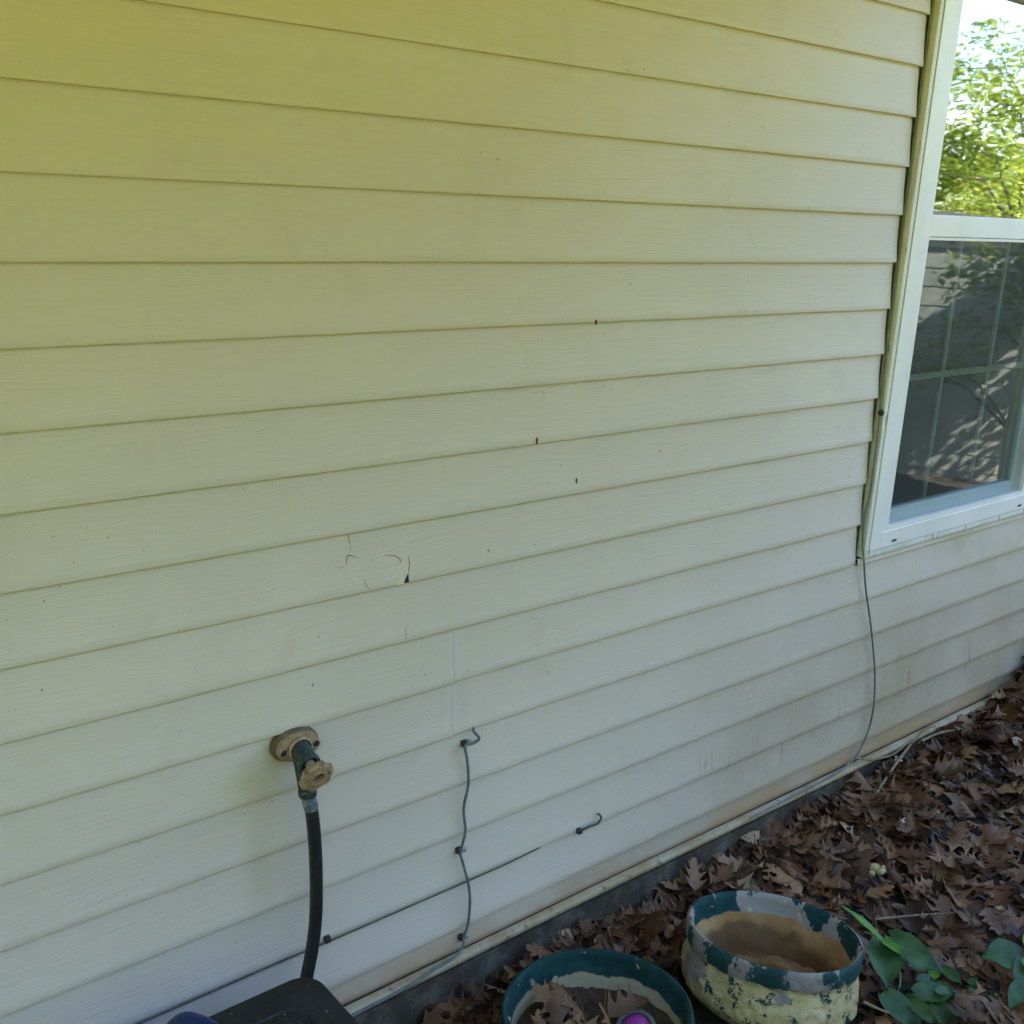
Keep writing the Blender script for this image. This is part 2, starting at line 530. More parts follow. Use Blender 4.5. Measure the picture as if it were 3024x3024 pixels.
# sheathing behind, leaving the window opening free, and the rest of the house body
b = MB()
YB = 0.022
b.box((HX0, YB, 0.13), (WX0 + 0.02, YB + 0.12, HTOP)); b.box((WX1 - 0.02, YB, 0.13), (HX1, YB + 0.12, HTOP))
b.box((WX0 + 0.02, YB, 0.13), (WX1 - 0.02, YB + 0.12, WZ0 + 0.03)); b.box((WX0 + 0.02, YB, WZ1 - 0.03), (WX1 - 0.02, YB + 0.12, HTOP))
b.box((HX0, 0.142, 0.0), (HX0 + 0.15, 7.5, HTOP)); b.box((HX1 - 0.15, 0.142, 0.0), (HX1, 7.5, HTOP)); b.box((HX0 + 0.15, 7.35, 0), (HX1 - 0.15, 7.5, HTOP))
b.build('wall_core', M['pocket'], house)
b = MB(); b.box((HX0, 0.006, -0.4), (HX1, 0.1, 0.129)); fo = b.build('foundation', M['foundation'], house)
b = MB(); b.box((HX0, 0.0085, 0.155), (3.51, 0.0125, 0.1745)); b.build('trim_gap', M['hole2'], house)  # dark brown strip set behind the gap above the trim
# base trim: ledge with a rolled lower lip
b = MB()
pr = [(0.012, 0.1650), (-0.006, 0.1640), (-0.0095, 0.1620), (-0.010, 0.154), (-0.0085, 0.1485), (-0.004, 0.1460), (0.012, 0.1455)]
xs = np.linspace(HX0, 3.51, 120)
v = [(x, y + 0.0012 * mnoise.noise(Vector((x * 2, 1, 4))), z + 0.0035 * mnoise.noise(Vector((x * 0.9, 3, 3)))) for x in xs for y, z in pr]
f = [((i + 1) * 7 + j, i * 7 + j, i * 7 + j + 1, (i + 1) * 7 + j + 1) for i in range(len(xs) - 1) for j in range(6)]
f.append(tuple(len(v) - 7 + j for j in range(7)))
b.add(v, f, True); b.build('base_trim', M['trim'], house)

# eave and roof: unseen roof added left for yellow light, a shallow eave over the window
b = MB(); b.box((HX0 - 0.4, -1.35, 2.29), (2.30, -0.001, 2.32)); b.build('porch_ceiling', M['soffit'], house)  # unseen overhang added to tint the upper wall yellow
b = MB(); b.box((2.30, -0.32, HTOP + 0.02), (HX1 + 0.4, 0.16, HTOP + 0.05)); b.build('soffit', M['casing'], house)
b = MB(); b.box((HX0 - 0.4, -1.38, 2.27), (2.30, -1.352, HTOP + 0.16)); b.build('fascia', M['frame'], house)
b = MB(); b.box((2.302, -0.35, HTOP), (HX1 + 0.4, -0.322, HTOP + 0.20)); b.build('fascia', M['frame'], house)
def slab(name, x0, x1, y0, ze):
    b = MB()
    v = [(x, y, z) for x in (x0, x1) for y, z in ((y0, ze), (3.75, HTOP + 1.6), (8.2, HTOP + 0.20), (8.2, HTOP + 0.12), (3.75, HTOP + 1.52), (y0, ze - 0.06))]
    f = [(0, 1, 7, 6), (1, 2, 8, 7), (2, 3, 9, 8), (3, 4, 10, 9), (4, 5, 11, 10), (5, 0, 6, 11), (0, 5, 4, 3, 2, 1), (6, 7, 8, 9, 10, 11)]
    b.add(v, f); b.build(name, M['shingle'], house)
slab('roof', HX0 - 0.45, 2.30, -1.45, HTOP + 0.22)
slab('roof', 2.302, HX1 + 0.45, -0.42, HTOP + 0.27)

# cracks and the broken chip, thin gaps seen as dark slivers on the vinyl
def ribbon(mb, pts, w, yoff=-0.0007):
    P = [Vector((x, 0, z)) for x, z in pts]
    v = []
    L = len(P)
    for i, p in enumerate(P):
        t = (P[min(i + 1, L - 1)] - P[max(i - 1, 0)]).normalized()
        nrm = Vector((-t.z, 0, t.x))
        ww = w * (0.25 + 0.75 * math.sin(math.pi * (i + 0.4) / (L - 0.2)))
        for sgn in (-1, 1):
            q = p + nrm * ww * sgn
            v.append((q.x, face_y(q.z) + yoff, q.z))
    mb.add(v, [(2 * i, 2 * i + 1, 2 * i + 3, 2 * i + 2) for i in range(L - 1)])
M['crack'] = m_flat('crack_shadow', (0.03, 0.028, 0.02), (0.07, 0.065, 0.045), 80, 0.9)
M['chip'] = m_flat('bare_backing', (0.010, 0.010, 0.008), (0.022, 0.022, 0.016), 60, 0.9)
def wig(p, n=4):
    return [(q.x, q.z) for q in smooth_path([(x, 0, z) for x, z in p], n)]
b = MB(); ribbon(b, wig([(0.9332, 1.1406), (0.9357, 1.1297), (0.9383, 1.1175)]), 0.0007); b.build('crack', M['crack'], house)
b = MB(); ribbon(b, wig([(0.9383, 1.1175), (0.9372, 1.1065)]), 0.0003); b.build('crack', M['crack'], house)
b = MB(); ribbon(b, wig([(0.9517, 1.093), (0.9379, 1.1002), (0.9322, 1.0997), (0.9295, 1.0905), (0.9301, 1.085)]), 0.0009); b.build('crack', M['crack'], house)
b = MB(); ribbon(b, wig([(0.9285, 1.0853), (0.9201, 1.0822), (0.9117, 1.0822), (0.9055, 1.0843)]), 0.0003); b.build('crack', M['crack'], house)
b = MB(); ribbon(b, wig([(1.0082, 1.0884), (1.0306, 1.0836), (1.042, 1.0726), (1.0371, 1.0674)], 2), 0.0008); b.build('crack', M['crack'], house)
b = MB(); ribbon(b, wig([(0.9631, 1.0533), (0.966, 1.0429), (0.9755, 1.0295)]), 0.0005); b.build('crack', M['crack'], house)
b = MB(); ribbon(b, wig([(1.0606, 0.9464), (1.0526, 0.9378), (1.0536, 0.923), (1.0519, 0.9153)]), 0.0004); b.build('crack', M['crack'], house)
b = MB(); ribbon(b, wig([(1.0578, 1.0788), (1.0597, 1.0634), (1.0568, 1.0498)]), 0.0008); b.build('crack', M['crack'], house)
b = MB()
hp = [(1.0590, 1.0600), (1.0568, 1.0498), (1.0566, 1.0300), (1.0428, 1.0306), (1.0461, 1.0386), (1.0543, 1.0482), (1.0578, 1.0597)]
b.add([(x, face_y(z) - 0.0005, z) for x, z in hp], [tuple(range(len(hp)))])  # black sheet on the siding paints the dark inside of the hole
tag(b.build('broken_chip', M['chip'], house), 'small dark triangular hole broken out of the siding')

# lifted flap of vinyl beside the hole, its torn edge standing off the wall
b = MB()
fl = [(1.0425, 1.0302, 0.0042), (1.0462, 1.0386, 0.0040), (1.0543, 1.0482, 0.0030), (1.0576, 1.0600, 0.0012), (1.0440, 1.0560, 0.0006), (1.0330, 1.0440, 0.0007), (1.0290, 1.0300, 0.0012)]
v = [(x, face_y(z) - d, z) for x, z, d in fl] + [(x, face_y(z) - d + 0.0011, z) for x, z, d in fl]
k_ = len(fl)
b.add(v, [tuple(range(k_)), tuple(reversed(range(k_, 2 * k_)))] + [(i, k_ + i, k_ + (i + 1) % k_, (i + 1) % k_) for i in range(k_)])
b.build('torn_flap', M['siding'], house)

# --- window
win = empty('window', (WX0, 0, WZ0)); win.parent = house
YF = -0.010
def frame_ring(mb, x0, x1, z0, z1, w, y0, y1, bev=0.0015):
    mb.box((x0, y0, z0), (x0 + w, y1, z1), bev); mb.box((x1 - w, y0, z0), (x1, y1, z1), bev)
    mb.box((x0 + w, y0, z0), (x1 - w, y1, z0 + w), bev); mb.box((x0 + w, y0, z1 - w), (x1 - w, y1, z1), bev)
b = MB(); frame_ring(b, WX0, WX1, WZ0, WZ1, 0.0165, YF + 0.001, 0.018, 0.0025); b.build('casing', M['casing'], win)
for xa, xb in ((WX0 - 0.024, WX0 - 0.0005), (WX1 + 0.0005, WX1 + 0.018)):
    b = MB(); b.box((xa, 0.0165, WZ0 - 0.004), (xb, 0.0215, WZ1)); b.build('channel', M['pocket'], win)
GX0, GX1, GZ0 = 2.6239, 3.3733, 0.8862
fr_ = MB()
# jambs and sill, stepped profile with narrow grooves
fz0 = WZ0 + 0.0185; fx0 = WX0 + 0.0185; fx1 = WX1 - 0.0185; fz1 = WZ1 - 0.0185
frame_ring(fr_, fx0, fx1, fz0, fz1, 0.046, YF - 0.001, 0.03, 0.0012)
frame_ring(fr_, fx0 + 0.0468, fx1 - 0.0468, fz0 + 0.0265, fz1 - 0.0265, GX0 - fx0 - 0.0468, YF + 0.0015, 0.03, 0.0012)
fr_.box((GX0, YF + 0.003, GZ0 - 0.019), (GX1, 0.03, GZ0), 0.0015)
fr_.build('frame', M['frame'], win)
b = MB(); frame_ring(b, WX0 + 0.0167, WX1 - 0.0167, WZ0 + 0.0167, WZ1 - 0.0167, 0.0016, YF + 0.004, 0.018, 0); b.build('groove', M['groove'], win)
for cx in (2.660, 3.366):
    b = MB(); b.box((cx - 0.013, YF - 0.0016, WZ0 + 0.0285), (cx + 0.010, YF - 0.0004, WZ0 + 0.0350)); b.build('weep_hole', M['groove'], win)
b = MB()
b.box((GX0 + 0.0006, YF + 0.003, 1.6655), (GX1 - 0.0006, 0.02, 1.7200), 0.002)
b.box((GX0 + 0.0006, YF + 0.006, 1.6568), (GX1 - 0.0006, 0.02, 1.6645), 0.001)
b.build('meeting_rail', M['frame'], win)
def pane(name, x0, x1, z0, z1, y, mat, th=0.0):
    b = MB(); b.add([(x0, y, z0), (x1, y, z0), (x1, y, z1), (x0, y, z1)], [(0, 1, 2, 3)])
    return b.build(name, mat, win)
pane('upper_pane', GX0, GX1, 1.7200, fz1, 0.012, M['glass'])
pane('lower_pane', GX0 + 0.02, GX1 - 0.02, GZ0 + 0.04, 1.66, 0.036, M['glass_low'])
pane('insect_screen', GX0, GX1, GZ0, 1.6565, 0.004, M['screen'])
b = MB()
b.box((GX0, 0.024, GZ0 + 0.003), (GX1, 0.055, GZ0 + 0.042), 0.002); b.box((GX0, 0.024, GZ0 + 0.042), (GX0 + 0.022, 0.055, 1.66), 0.002); b.box((GX1 - 0.022, 0.024, GZ0 + 0.042), (GX1, 0.055, 1.66), 0.002)
b.build('lower_sash', M['grid'], win)
b = MB()
for gx in (2.879, 3.137): b.box((gx - 0.008, 0.042, GZ0 + 0.042), (gx + 0.008, 0.050, 1.66), 0.001)
b.box((GX0 + 0.022, 0.0415, 1.283), (GX1 - 0.022, 0.0505, 1.300), 0.001)
b.build('grid_bar', M['grid'], win)
# dim room behind the glass
b = MB()
rx0, rx1, ry0, ry1, rz0, rz1 = WX0 - 0.8, WX1 + 1.2, 0.145, 3.2, 0.2, 2.65
v = [(x, y, z) for x in (rx0, rx1) for y in (ry0, ry1) for z in (rz0, rz1)]
b.add(v, [(2, 3, 7, 6), (0, 1, 3, 2), (4, 6, 7, 5), (0, 2, 6, 4), (1, 5, 7, 3)])
b.build('room_interior', M['interior'], win)

# ------------------------------------------------------------------ leaf shapes
def oak_leaf(rng, L, curl, bend, lobes=None):
    """list of verts, faces for one dry lobed oak leaf lying in xy, stem at origin"""
    nl = lobes or rng.choice((2, 2, 3, 3))
    W = L * rng.uniform(0.30, 0.40)
    rows = []                       # (spine s, half width, forward sweep)
    rows.append((0.0, 0.006, 0))
    rows.append((0.12, 0.10, 0.0))
    for i in range(nl):
        t0 = 0.2 + 0.68 * i / nl; dt = 0.68 / nl
        amp = math.sin(math.pi * (0.28 + 0.52 * (i + 0.5) / nl)) * rng.uniform(0.85, 1.1)
        rows.append((t0, 0.42 * amp + 0.06, 0.0))
        rows.append((t0 + dt * 0.25, 0.70 * amp, 0.02))
        rows.append((t0 + dt * 0.42, 0.90 * amp, 0.05))
        rows.append((t0 + dt * 0.50, 1.12 * amp, 0.11))
        rows.append((t0 + dt * 0.57, 0.78 * amp, 0.05))
        rows.append((t0 + dt * 0.72, 0.56 * amp, 0.01))
        rows.append((t0 + dt * 0.88, 0.44 * amp, 0.0))
    rows.append((0.91, 0.32, 0.03)); rows.append((0.96, 0.22, 0.02)); rows.append((1.0, 0.02, 0.0))
    v, f = [], []
    tw = rng.uniform(-0.5, 0.5)
    ph = rng.uniform(0, 6.3)
    wl_, wr_ = rng.uniform(0.85, 1.12), rng.uniform(0.85, 1.12)
    for s, w, sw in rows:
        for side, fac in ((-1, 1.0), (-1, 0.5), (0, 0), (1, 0.5), (1, 1.0)):
            ww = w * W * fac * (wl_ if side < 0 else wr_)
            x = s * L + sw * L * fac * fac; y = side * ww
            u = y / W
            z = curl * L * u * u + bend * L * (s - 0.4) ** 2 + tw * y * (s - 0.3) + 0.02 * L * math.sin(9 * s + ph + 3 * u) * (0.4 + abs(u)) - (0.008 * L if fac == 0 else 0)
            v.append((x, y, z))
    n_ = len(rows)
    for i in range(n_ - 1):
        for j in range(4):
            f.append((i * 5 + j, (i + 1) * 5 + j, (i + 1) * 5 + j + 1, i * 5 + j + 1))
    # petiole
    o = len(v)
    st = L * rng.uniform(0.12, 0.3)
    for px, pz in ((0.0, 0.0), (-st * 0.5, 0.02 * L), (-st, rng.uniform(-0.05, 0.12) * L)):
        v += [(px, -0.0009, pz), (px, 0.0009, pz), (px, 0, pz + 0.0016)]
    for i in range(2):
        for j in range(3): f.append((o + i * 3 + j, o + i * 3 + (j + 1) % 3, o + (i + 1) * 3 + (j + 1) % 3, o + (i + 1) * 3 + j))
    return np.array(v), f

rng = random.Random(11)
LEAFLIB = [oak_leaf(rng, 1.0, rng.uniform(-0.35, 0.38), rng.uniform(-0.4, 0.4)) for _ in range(36)]

def scatter(n, sample, size, rng, tilt=0.45, avoid=None):
    V, F, A, Bv = [], [], [], []
    off = 0
    for i in range(n):
        p = sample(rng)
        if p is None: continue
        lv, lf = LEAFLIB[rng.randrange(len(LEAFLIB))]
        s = size(rng)
        Rm = Matrix.Rotation(rng.uniform(0, 6.283), 3, 'Z') @ Matrix.Rotation(rng.gauss(0, tilt), 3, 'X') @ Matrix.Rotation(rng.gauss(0, tilt), 3, 'Y')
        if rng.random() < 0.4: Rm = Rm @ Matrix.Rotation(math.pi, 3, 'X')
        w = (lv * s) @ np.array(Rm).T + np.array(p)
        V.append(w); F += [tuple(k + off for k in q) for q in lf]
        A += [rng.random()] * len(lv); Bv += [1.0 if rng.random() < 0 else 0.0] * len(lv)
        off += len(lv)
    return np.concatenate(V), F, A

def m_leaf():
    n = NT('dry_oak_leaf')
    a = n.attr('tone')
    c = n.cramp(a, [(0.0, (0.022, 0.010, 0.006)), (0.25, (0.052, 0.022, 0.011)), (0.5, (0.105, 0.042, 0.018)), (0.75, (0.165, 0.070, 0.030)), (0.92, (0.25, 0.130, 0.062)), (1.0, (0.40, 0.27, 0.17))])
    spots = n.ramp(n.noise(55, 4, rough=0.7), 0.55, 0.7)
    c = n.mix(n.mul(spots, 0.55), c, (0.03, 0.018, 0.012))
    g = n.t.nodes.new('ShaderNodeNewGeometry')
    c = n.mix(n.mul(g.outputs['Backfacing'], 0.55), c, (0.19, 0.105, 0.065))
    n.bump(n.noise(160, 3), 0.0015)
    return n.fin(c, 0.48, spec=0.3)
M['leaf'] = m_leaf()

# ------------------------------------------------------------------ pots geometry (needed to keep litter out of them)
P1C, P1R, P1Z = Vector((1.321, -0.299, 0.170)), 0.191, 0.170
P2N = Vector((0.159, 0.105, 1)).normalized()
P2C, P2R = Vector((1.779, -0.3745, 0.200)), 0.1893

def in_pot(x, y):
    return math.hypot(x - P1C.x, y - P1C.y) < 0.215 or math.hypot(x - 1.76, y + 0.388) < 0.215
def s_litter(r):
    # denser nearer the camera's view
    x = r.uniform(0.75, 5.2); y = r.uniform(-1.55, 0.0)
    if x < 1.9 and y < -1.2: return None
    if in_pot(x, y): return None
    if 0.3 < x < 0.82 and -0.65 < y < -0.1: return None
    lay = r.random()
    y = min(y, -0.035 - 0.03 * r.random())
    return (x, y, g_h(x, y) + 0.004 + 0.036 * lay * lay + 0.004)
lr = random.Random(5)
def s_edge(r):
    x = r.uniform(0.85, 3.5); y = -0.03 - abs(r.gauss(0, 0.05))
    if in_pot(x, y): return None
    return (x, y, g_h(x, y) + 0.006 + 0.030 * r.random())
V, F, A = scatter(9500, s_litter, lambda r: r.choice((0.022, 0.03, 0.05, 0.065, 0.08, 0.095, 0.11, 0.125)) * r.uniform(0.85, 1.12), lr, 0.27)
V2, F2, A2 = scatter(1100, s_edge, lambda r: r.uniform(0.04, 0.10), lr, 0.35)
F += [tuple(i + len(V) for i in q) for q in F2]; V = np.concatenate([V, V2]); A += A2
V[:, 1] = np.minimum(V[:, 1], -0.013 + 0.02 * (V[:, 2] < 0.13))
for cx, cy, rad in ((P1C.x, P1C.y, 0.194), (1.763, -0.386, 0.197)):     # leaves bend round the pots instead of piercing them
    dx_, dy_ = V[:, 0] - cx, V[:, 1] - cy
    dd_ = np.maximum(np.hypot(dx_, dy_), 1e-4)
    k_ = np.where(dd_ < rad, (rad + 0.15 * (rad - dd_) * 0) / dd_, 1.0)
    V[:, 0] = cx + dx_ * k_; V[:, 1] = cy + dy_ * k_
b = MB(); b.v = [tuple(p) for p in V]; b.f = F; b.sm = [True] * len(F)
tag(b.build('leaf_litter', M['leaf'], attrs={'tone': A}), 'layer of dead brown oak leaves covering the ground along the wall', 'leaf litter', kind='stuff')

# ------------------------------------------------------------------ flower pots
def m_pot(name, chips, zoff):
    """peeling paint: clay-grey body, teal coat, cream top coat; coordinates are pot-local (z along the axis, 0 = rim)"""
    n = NT(name)
    x, y, z = n.sep()
    r = n.math('SQRT', n.math('ADD', n.mul(x, x), n.mul(y, y)))
    clay = n.mix(n.ramp(n.noise(25, 5), 0.35, 0.7), (0.21, 0.18, 0.18), (0.30, 0.26, 0.26))
    teal = n.mix(n.ramp(n.noise(30, 4), 0.4, 0.65), (0.007, 0.040, 0.045), (0.013, 0.060, 0.064))
    cream = n.mix(n.ramp(n.noise(22, 5), 0.35, 0.7), (0.37, 0.30, 0.15), (0.50, 0.42, 0.24))
    nz = n.noise(13, 7, rough=0.7)
    band = n.math('ADD', z, n.math('MULTIPLY', n.math('SUBTRACT', nz, 0.5), 0.055))
    n2 = n.noise(9, 6, vec=n.map(loc=(3, 1, 2)), rough=0.62)
    n3 = n.noise(38, 5, vec=n.map(loc=(1, 5, 2)), rough=0.65)
    if chips:
        tcov = n.ramp(n.noise(6.5, 9, vec=n.map((1, 1, 0.6), loc=(2.2, 0.4, 0)), rough=0.68), 0.475, 0.485)
        col = n.mix(tcov, clay, teal)
        body = n.mul(n.ramp(band, -0.036, -0.040))
        peel = n.ramp(n.math('ADD', n.math('MULTIPLY', n3, 0.75), n.math('MULTIPLY', n.noise(120, 4, rough=0.7), 0.25)), 0.572, 0.552)
        peel2 = n.ramp(n.noise(6, 4, vec=n.map(loc=(7, 7, 1))), 0.40, 0.43)
        under = n.mix(n.ramp(n2, 0.45, 0.48), teal, teal)
        bodyc = n.mix(peel, under, cream)
        bodyc = n.mix(peel2, n.mix(n.ramp(n3, 0.5, 0.53), clay, clay), bodyc)
        col = n.mix(body, col, bodyc)
        fleck = n.mul(n.ramp(n3, 0.66, 0.68), n.ramp(z, -0.04, -0.02))
        col = n.mix(fleck, col, cream)
    else:
        col = n.mix(n.ramp(n3, 0.70, 0.73), teal, cream)
    n.bump(n.math('ADD', n.noise(70, 5), n.math('MULTIPLY', n3, 1.2)), 0.005)
    return n.fin(col, 0.75, spec=0.3)
def m_pot_inside(name, c1, c2, edge, chips):
    n = NT(name)
    x, y, z = n.sep()
    nz = n.noise(11, 6, rough=0.6)
    sand = n.mix(n.ramp(n.noise(6, 6, rough=0.6), 0.3, 0.7), c1, c2)
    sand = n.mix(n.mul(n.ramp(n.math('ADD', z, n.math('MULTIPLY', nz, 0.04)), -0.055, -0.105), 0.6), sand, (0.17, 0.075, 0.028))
    if chips:
        dark_patch = n.mul(n.ramp(n.math('ADD', z, n.math('MULTIPLY', n.noise(9, 5, rough=0.6), 0.09)), -0.022, -0.040), n.ramp(n.noise(5.5, 3, vec=n.map(loc=(0.3, 0.9, 0))), 0.44, 0.58))
        sand = n.mix(n.mul(dark_patch, 0.62), sand, (0.050, 0.022, 0.012))  # noisy darker patch low on the inner wall
    sand = n.mix(n.mul(n.ramp(n.noise(60, 3), 0.6, 0.72), 0.3), sand, (0.12, 0.06, 0.03))
    teal = n.mix(n.ramp(n.noise(30, 4), 0.4, 0.65), (0.007, 0.040, 0.045), (0.012, 0.058, 0.062))
    clay = (0.30, 0.27, 0.25)
    top = n.mix(n.ramp(n.noise(5.2, 9, vec=n.map((1, 1, 0.6), loc=(2.2, 0.4, 0)), rough=0.66), 0.475, 0.485), clay, teal) if chips else teal
    top = n.mix(n.mul(n.ramp(n.noise(34, 4), 0.66, 0.70), 0.8), top, (0.5, 0.45, 0.26))
    band = n.math('ADD', z, n.math('MULTIPLY', n.math('SUBTRACT', nz, 0.5), 0.05))
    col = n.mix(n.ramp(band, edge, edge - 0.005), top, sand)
    n.bump(n.noise(80, 5), 0.002)
    return n.fin(col, 0.8, spec=0.25)
M['pot1'] = m_pot('teal_paint', False, 0)
M['pot2'] = m_pot('peeling_paint', True, 0)
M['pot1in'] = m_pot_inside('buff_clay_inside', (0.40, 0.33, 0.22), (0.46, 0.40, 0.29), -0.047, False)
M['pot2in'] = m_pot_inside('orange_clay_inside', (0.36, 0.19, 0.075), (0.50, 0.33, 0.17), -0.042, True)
n = NT('potting_soil'); n.bump(n.noise(60, 6, rough=0.7), 0.01)
M['potsoil'] = n.fin(n.cramp(n.noise(40, 5, rough=0.7), [(0.3, (0.05, 0.03, 0.02)), (0.6, (0.09, 0.055, 0.035)), (0.8, (0.16, 0.10, 0.06))]), 0.95)

n = NT('sandy_pot_bottom')
x_, y_, z_ = n.sep()
dd = n.math('SQRT', n.math('ADD', n.mul(n.math('ADD', x_, -0.035), n.math('ADD', x_, -0.035)), n.mul(n.math('ADD', y_, -0.02), n.math('ADD', y_, -0.02))))
dd = n.math('ADD', dd, n.math('MULTIPLY', n.noise(12, 6, rough=0.65), 0.12))
n.bump(n.noise(60, 6, rough=0.7), 0.006)
M['potsand'] = n.fin(n.mix(n.ramp(dd, 0.185, 0.215), (0.050, 0.024, 0.014), n.mix(n.ramp(n.noise(30, 5), 0.35, 0.7), (0.26, 0.13, 0.05), (0.38, 0.22, 0.10))), 0.95)

def pot(name, C, axis, Rr, depth, label, mo, mi, emboss, soil_d, ms, roll=0.0):
    Mx = rot_to(axis, C, roll)
    root = bpy.data.objects.new(name, None); COL.objects.link(root)
    root.matrix_world = Mx; root.empty_display_size = 0.05
    tag(root, label, 'flower pot', 'old ceramic flower pots in the leaves')
    I = Matrix.Identity(4)
    def child(nm, prof, mat, wob=None, n=96):
        b = MB(); b.lathe(prof, I, n, True, wob)
        me_o = b.build(nm, mat, None)
        me_o.parent = root
        return me_o
    t = 0.011
    outer = [(Rr - t * 0.55, 0.0045), (Rr - 0.002, 0.003), (Rr, -0.004), (Rr, -0.010), (Rr - 0.001, -0.030), (Rr - 0.003, -0.036), (Rr - 0.006, -0.040)]
    zz = np.linspace(-0.046, -depth, 22)
    for z in zz:
        q = (-z - 0.046) / (depth - 0.046)
        outer.append((Rr - 0.007 + 0.006 * math.sin(q * 3.0) - 0.075 * max(q - 0.62, 0) ** 1.6 * 2.2, float(z)))
    outer.append((Rr * 0.72, -depth - 0.008)); outer.append((0.01, -depth - 0.008))
    def wob(a, i):
        if not emboss or i < 7 or i > 27: return 0.0009 * math.sin(3 * a + 1)
        q = (i - 7) / 20.0
        h = 0
        for k in range(9):                       # raised rosettes and leaves round the belly
            a0 = 2 * math.pi * k / 9
            da = (a - a0 + math.pi) % (2 * math.pi) - math.pi
            d = math.hypot(da * Rr / 0.048, (q - 0.5) / 0.42)
            if d < 1: h = max(h, 0.0045 * (0.55 + 0.45 * math.cos(d * 13)) * (1 - d ** 3))
        h += 0.0022 * mnoise.noise(Vector((math.cos(a) * 9, math.sin(a) * 9, q * 9)))
        return h
    child('body', outer, mo, wob, 240 if emboss else 96)
    inner = [(Rr - t * 0.55, 0.0046), (Rr - t, 0.002), (Rr - t - 0.003, -0.010), (Rr - t - 0.003, -0.03)]
    for z in np.linspace(-0.036, -depth, 14): inner.append((Rr - t - 0.004 - 0.03 * (z / -0.15) ** 2, float(z)))
    inner += [(Rr * 0.55, -depth - 0.004), (0.005, -depth - 0.004)]
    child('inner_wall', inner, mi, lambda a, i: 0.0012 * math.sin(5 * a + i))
    # soil surface
    b = MB()
    nr, na = 34, 110
    v = []
    rs = Rr - t - 0.007
    for i in range(nr):
        for k in range(na):
            a = 2 * math.pi * k / na; r = rs * i / (nr - 1)
            lx, ly = r * math.cos(a), r * math.sin(a)
            v.append((lx, ly, -soil_d + 0.02 * mnoise.noise(Vector((lx * 14, ly * 14, Rr * 50))) + 0.005 * mnoise.noise(Vector((lx * 60, ly * 60, 3))) + 0.003 * mnoise.noise(Vector((lx * 140, ly * 140, 5))) + 0.012 * (i / (nr - 1)) ** 2))
    f = [(i * na + k, (i + 1) * na + k, (i + 1) * na + (k + 1) % na, i * na + (k + 1) % na) for i in range(nr - 1) for k in range(na)]
    b.add(v, f, True)
    so = b.build('soil', ms, None); so.parent = root
    return root, Mx

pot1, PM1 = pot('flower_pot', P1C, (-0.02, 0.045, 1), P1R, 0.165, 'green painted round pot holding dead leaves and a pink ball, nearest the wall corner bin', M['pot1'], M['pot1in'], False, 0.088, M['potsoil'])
pot1['label'] = 'smooth teal green round pot with dead leaves and a pink thing inside'
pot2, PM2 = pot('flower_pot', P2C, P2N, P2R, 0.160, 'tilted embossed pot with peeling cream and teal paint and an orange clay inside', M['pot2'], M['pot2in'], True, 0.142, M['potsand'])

# ------------------------------------------------------------------ faucet
def m_metal(name, c1, c2, c3):
    n = NT(name)
    c = n.mix(n.ramp(n.noise(70, 5, rough=0.65), 0.42, 0.62), c1, c2)
    c = n.mix(n.ramp(n.noise(140, 4), 0.66, 0.72), c, c3)
    n.bump(n.noise(220, 4), 0.0008)
    return n.fin(c, 0.5, 0.25)
M['verdigris'] = m_metal('verdigris_brass', (0.022, 0.034, 0.036), (0.048, 0.068, 0.070), (0.25, 0.28, 0.28))
M['bluegrey'] = m_metal('zinc_collar', (0.10, 0.13, 0.17), (0.20, 0.25, 0.31), (0.45, 0.5, 0.56))
M['bronze'] = m_flat('tan_plastic', (0.26, 0.175, 0.11), (0.36, 0.26, 0.17), 60, 0.55, 0.0, bump=0.0004)
M['bronze_d'] = m_flat('brown_block', (0.10, 0.075, 0.05), (0.17, 0.125, 0.08), 40, 0.8)
M['hole'] = m_flat('screw_hole', (0.02, 0.015, 0.015), (0.05, 0.035, 0.03), 60, 0.8)
FX, FZ = 0.8205, 0.7750
fau = empty('hose_faucet', (FX, 0, FZ), 'outdoor tap with tan wall plate and round tan handle on a green metal body', 'tap')
# mounting block behind and plate in front (lens-shaped: arched top, ears with screws)
def plate(mb, pts, y0, y1, bev):
    n_ = len(pts)
    cx = sum(p[0] for p in pts) / n_; cz = sum(p[1] for p in pts) / n_
    ring = lambda k, y: [(cx + (x - cx) * k, y, cz + (z - cz) * k) for x, z in pts]
    v = ring(1, y0) + ring(1, y1 + bev) + ring(1 - bev * 12, y1)
    f = [(i, (i + 1) % n_, n_ + (i + 1) % n_, n_ + i) for i in range(n_)] + [(n_ + i, n_ + (i + 1) % n_, 2 * n_ + (i + 1) % n_, 2 * n_ + i) for i in range(n_)]
    f.append(tuple(2 * n_ + i for i in range(n_)))
    mb.add(v, f, False)
def outline(w, hup, hdn, ear=0.30, n=40):
    out = []
    for i in range(n):
        a = 2 * math.pi * i / n
        c, s_ = math.cos(a), math.sin(a)
        x = w * math.copysign(abs(c) ** 0.85, c)
        z = (hup if s_ > 0 else hdn) * math.copysign(abs(s_) ** 0.95, s_)
        out.append((FX + x, FZ + z))
    return out
b = MB(); plate(b, outline(0.0440, 0.0300, 0.0280), 0.012, -0.010, 0.003); b.build('mounting_block', M['bronze_d'], fau)
b = MB(); plate(b, outline(0.0405, 0.0275, 0.0235), -0.008, -0.0195, 0.0028)
b.lathe([(0.023, -0.0), (0.023, 0.006), (0.020, 0.0085)], rot_to((0, -1, 0), (FX, -0.0185, FZ - 0.001)), 32, False)
b.build('wall_plate', M['bronze'], fau)
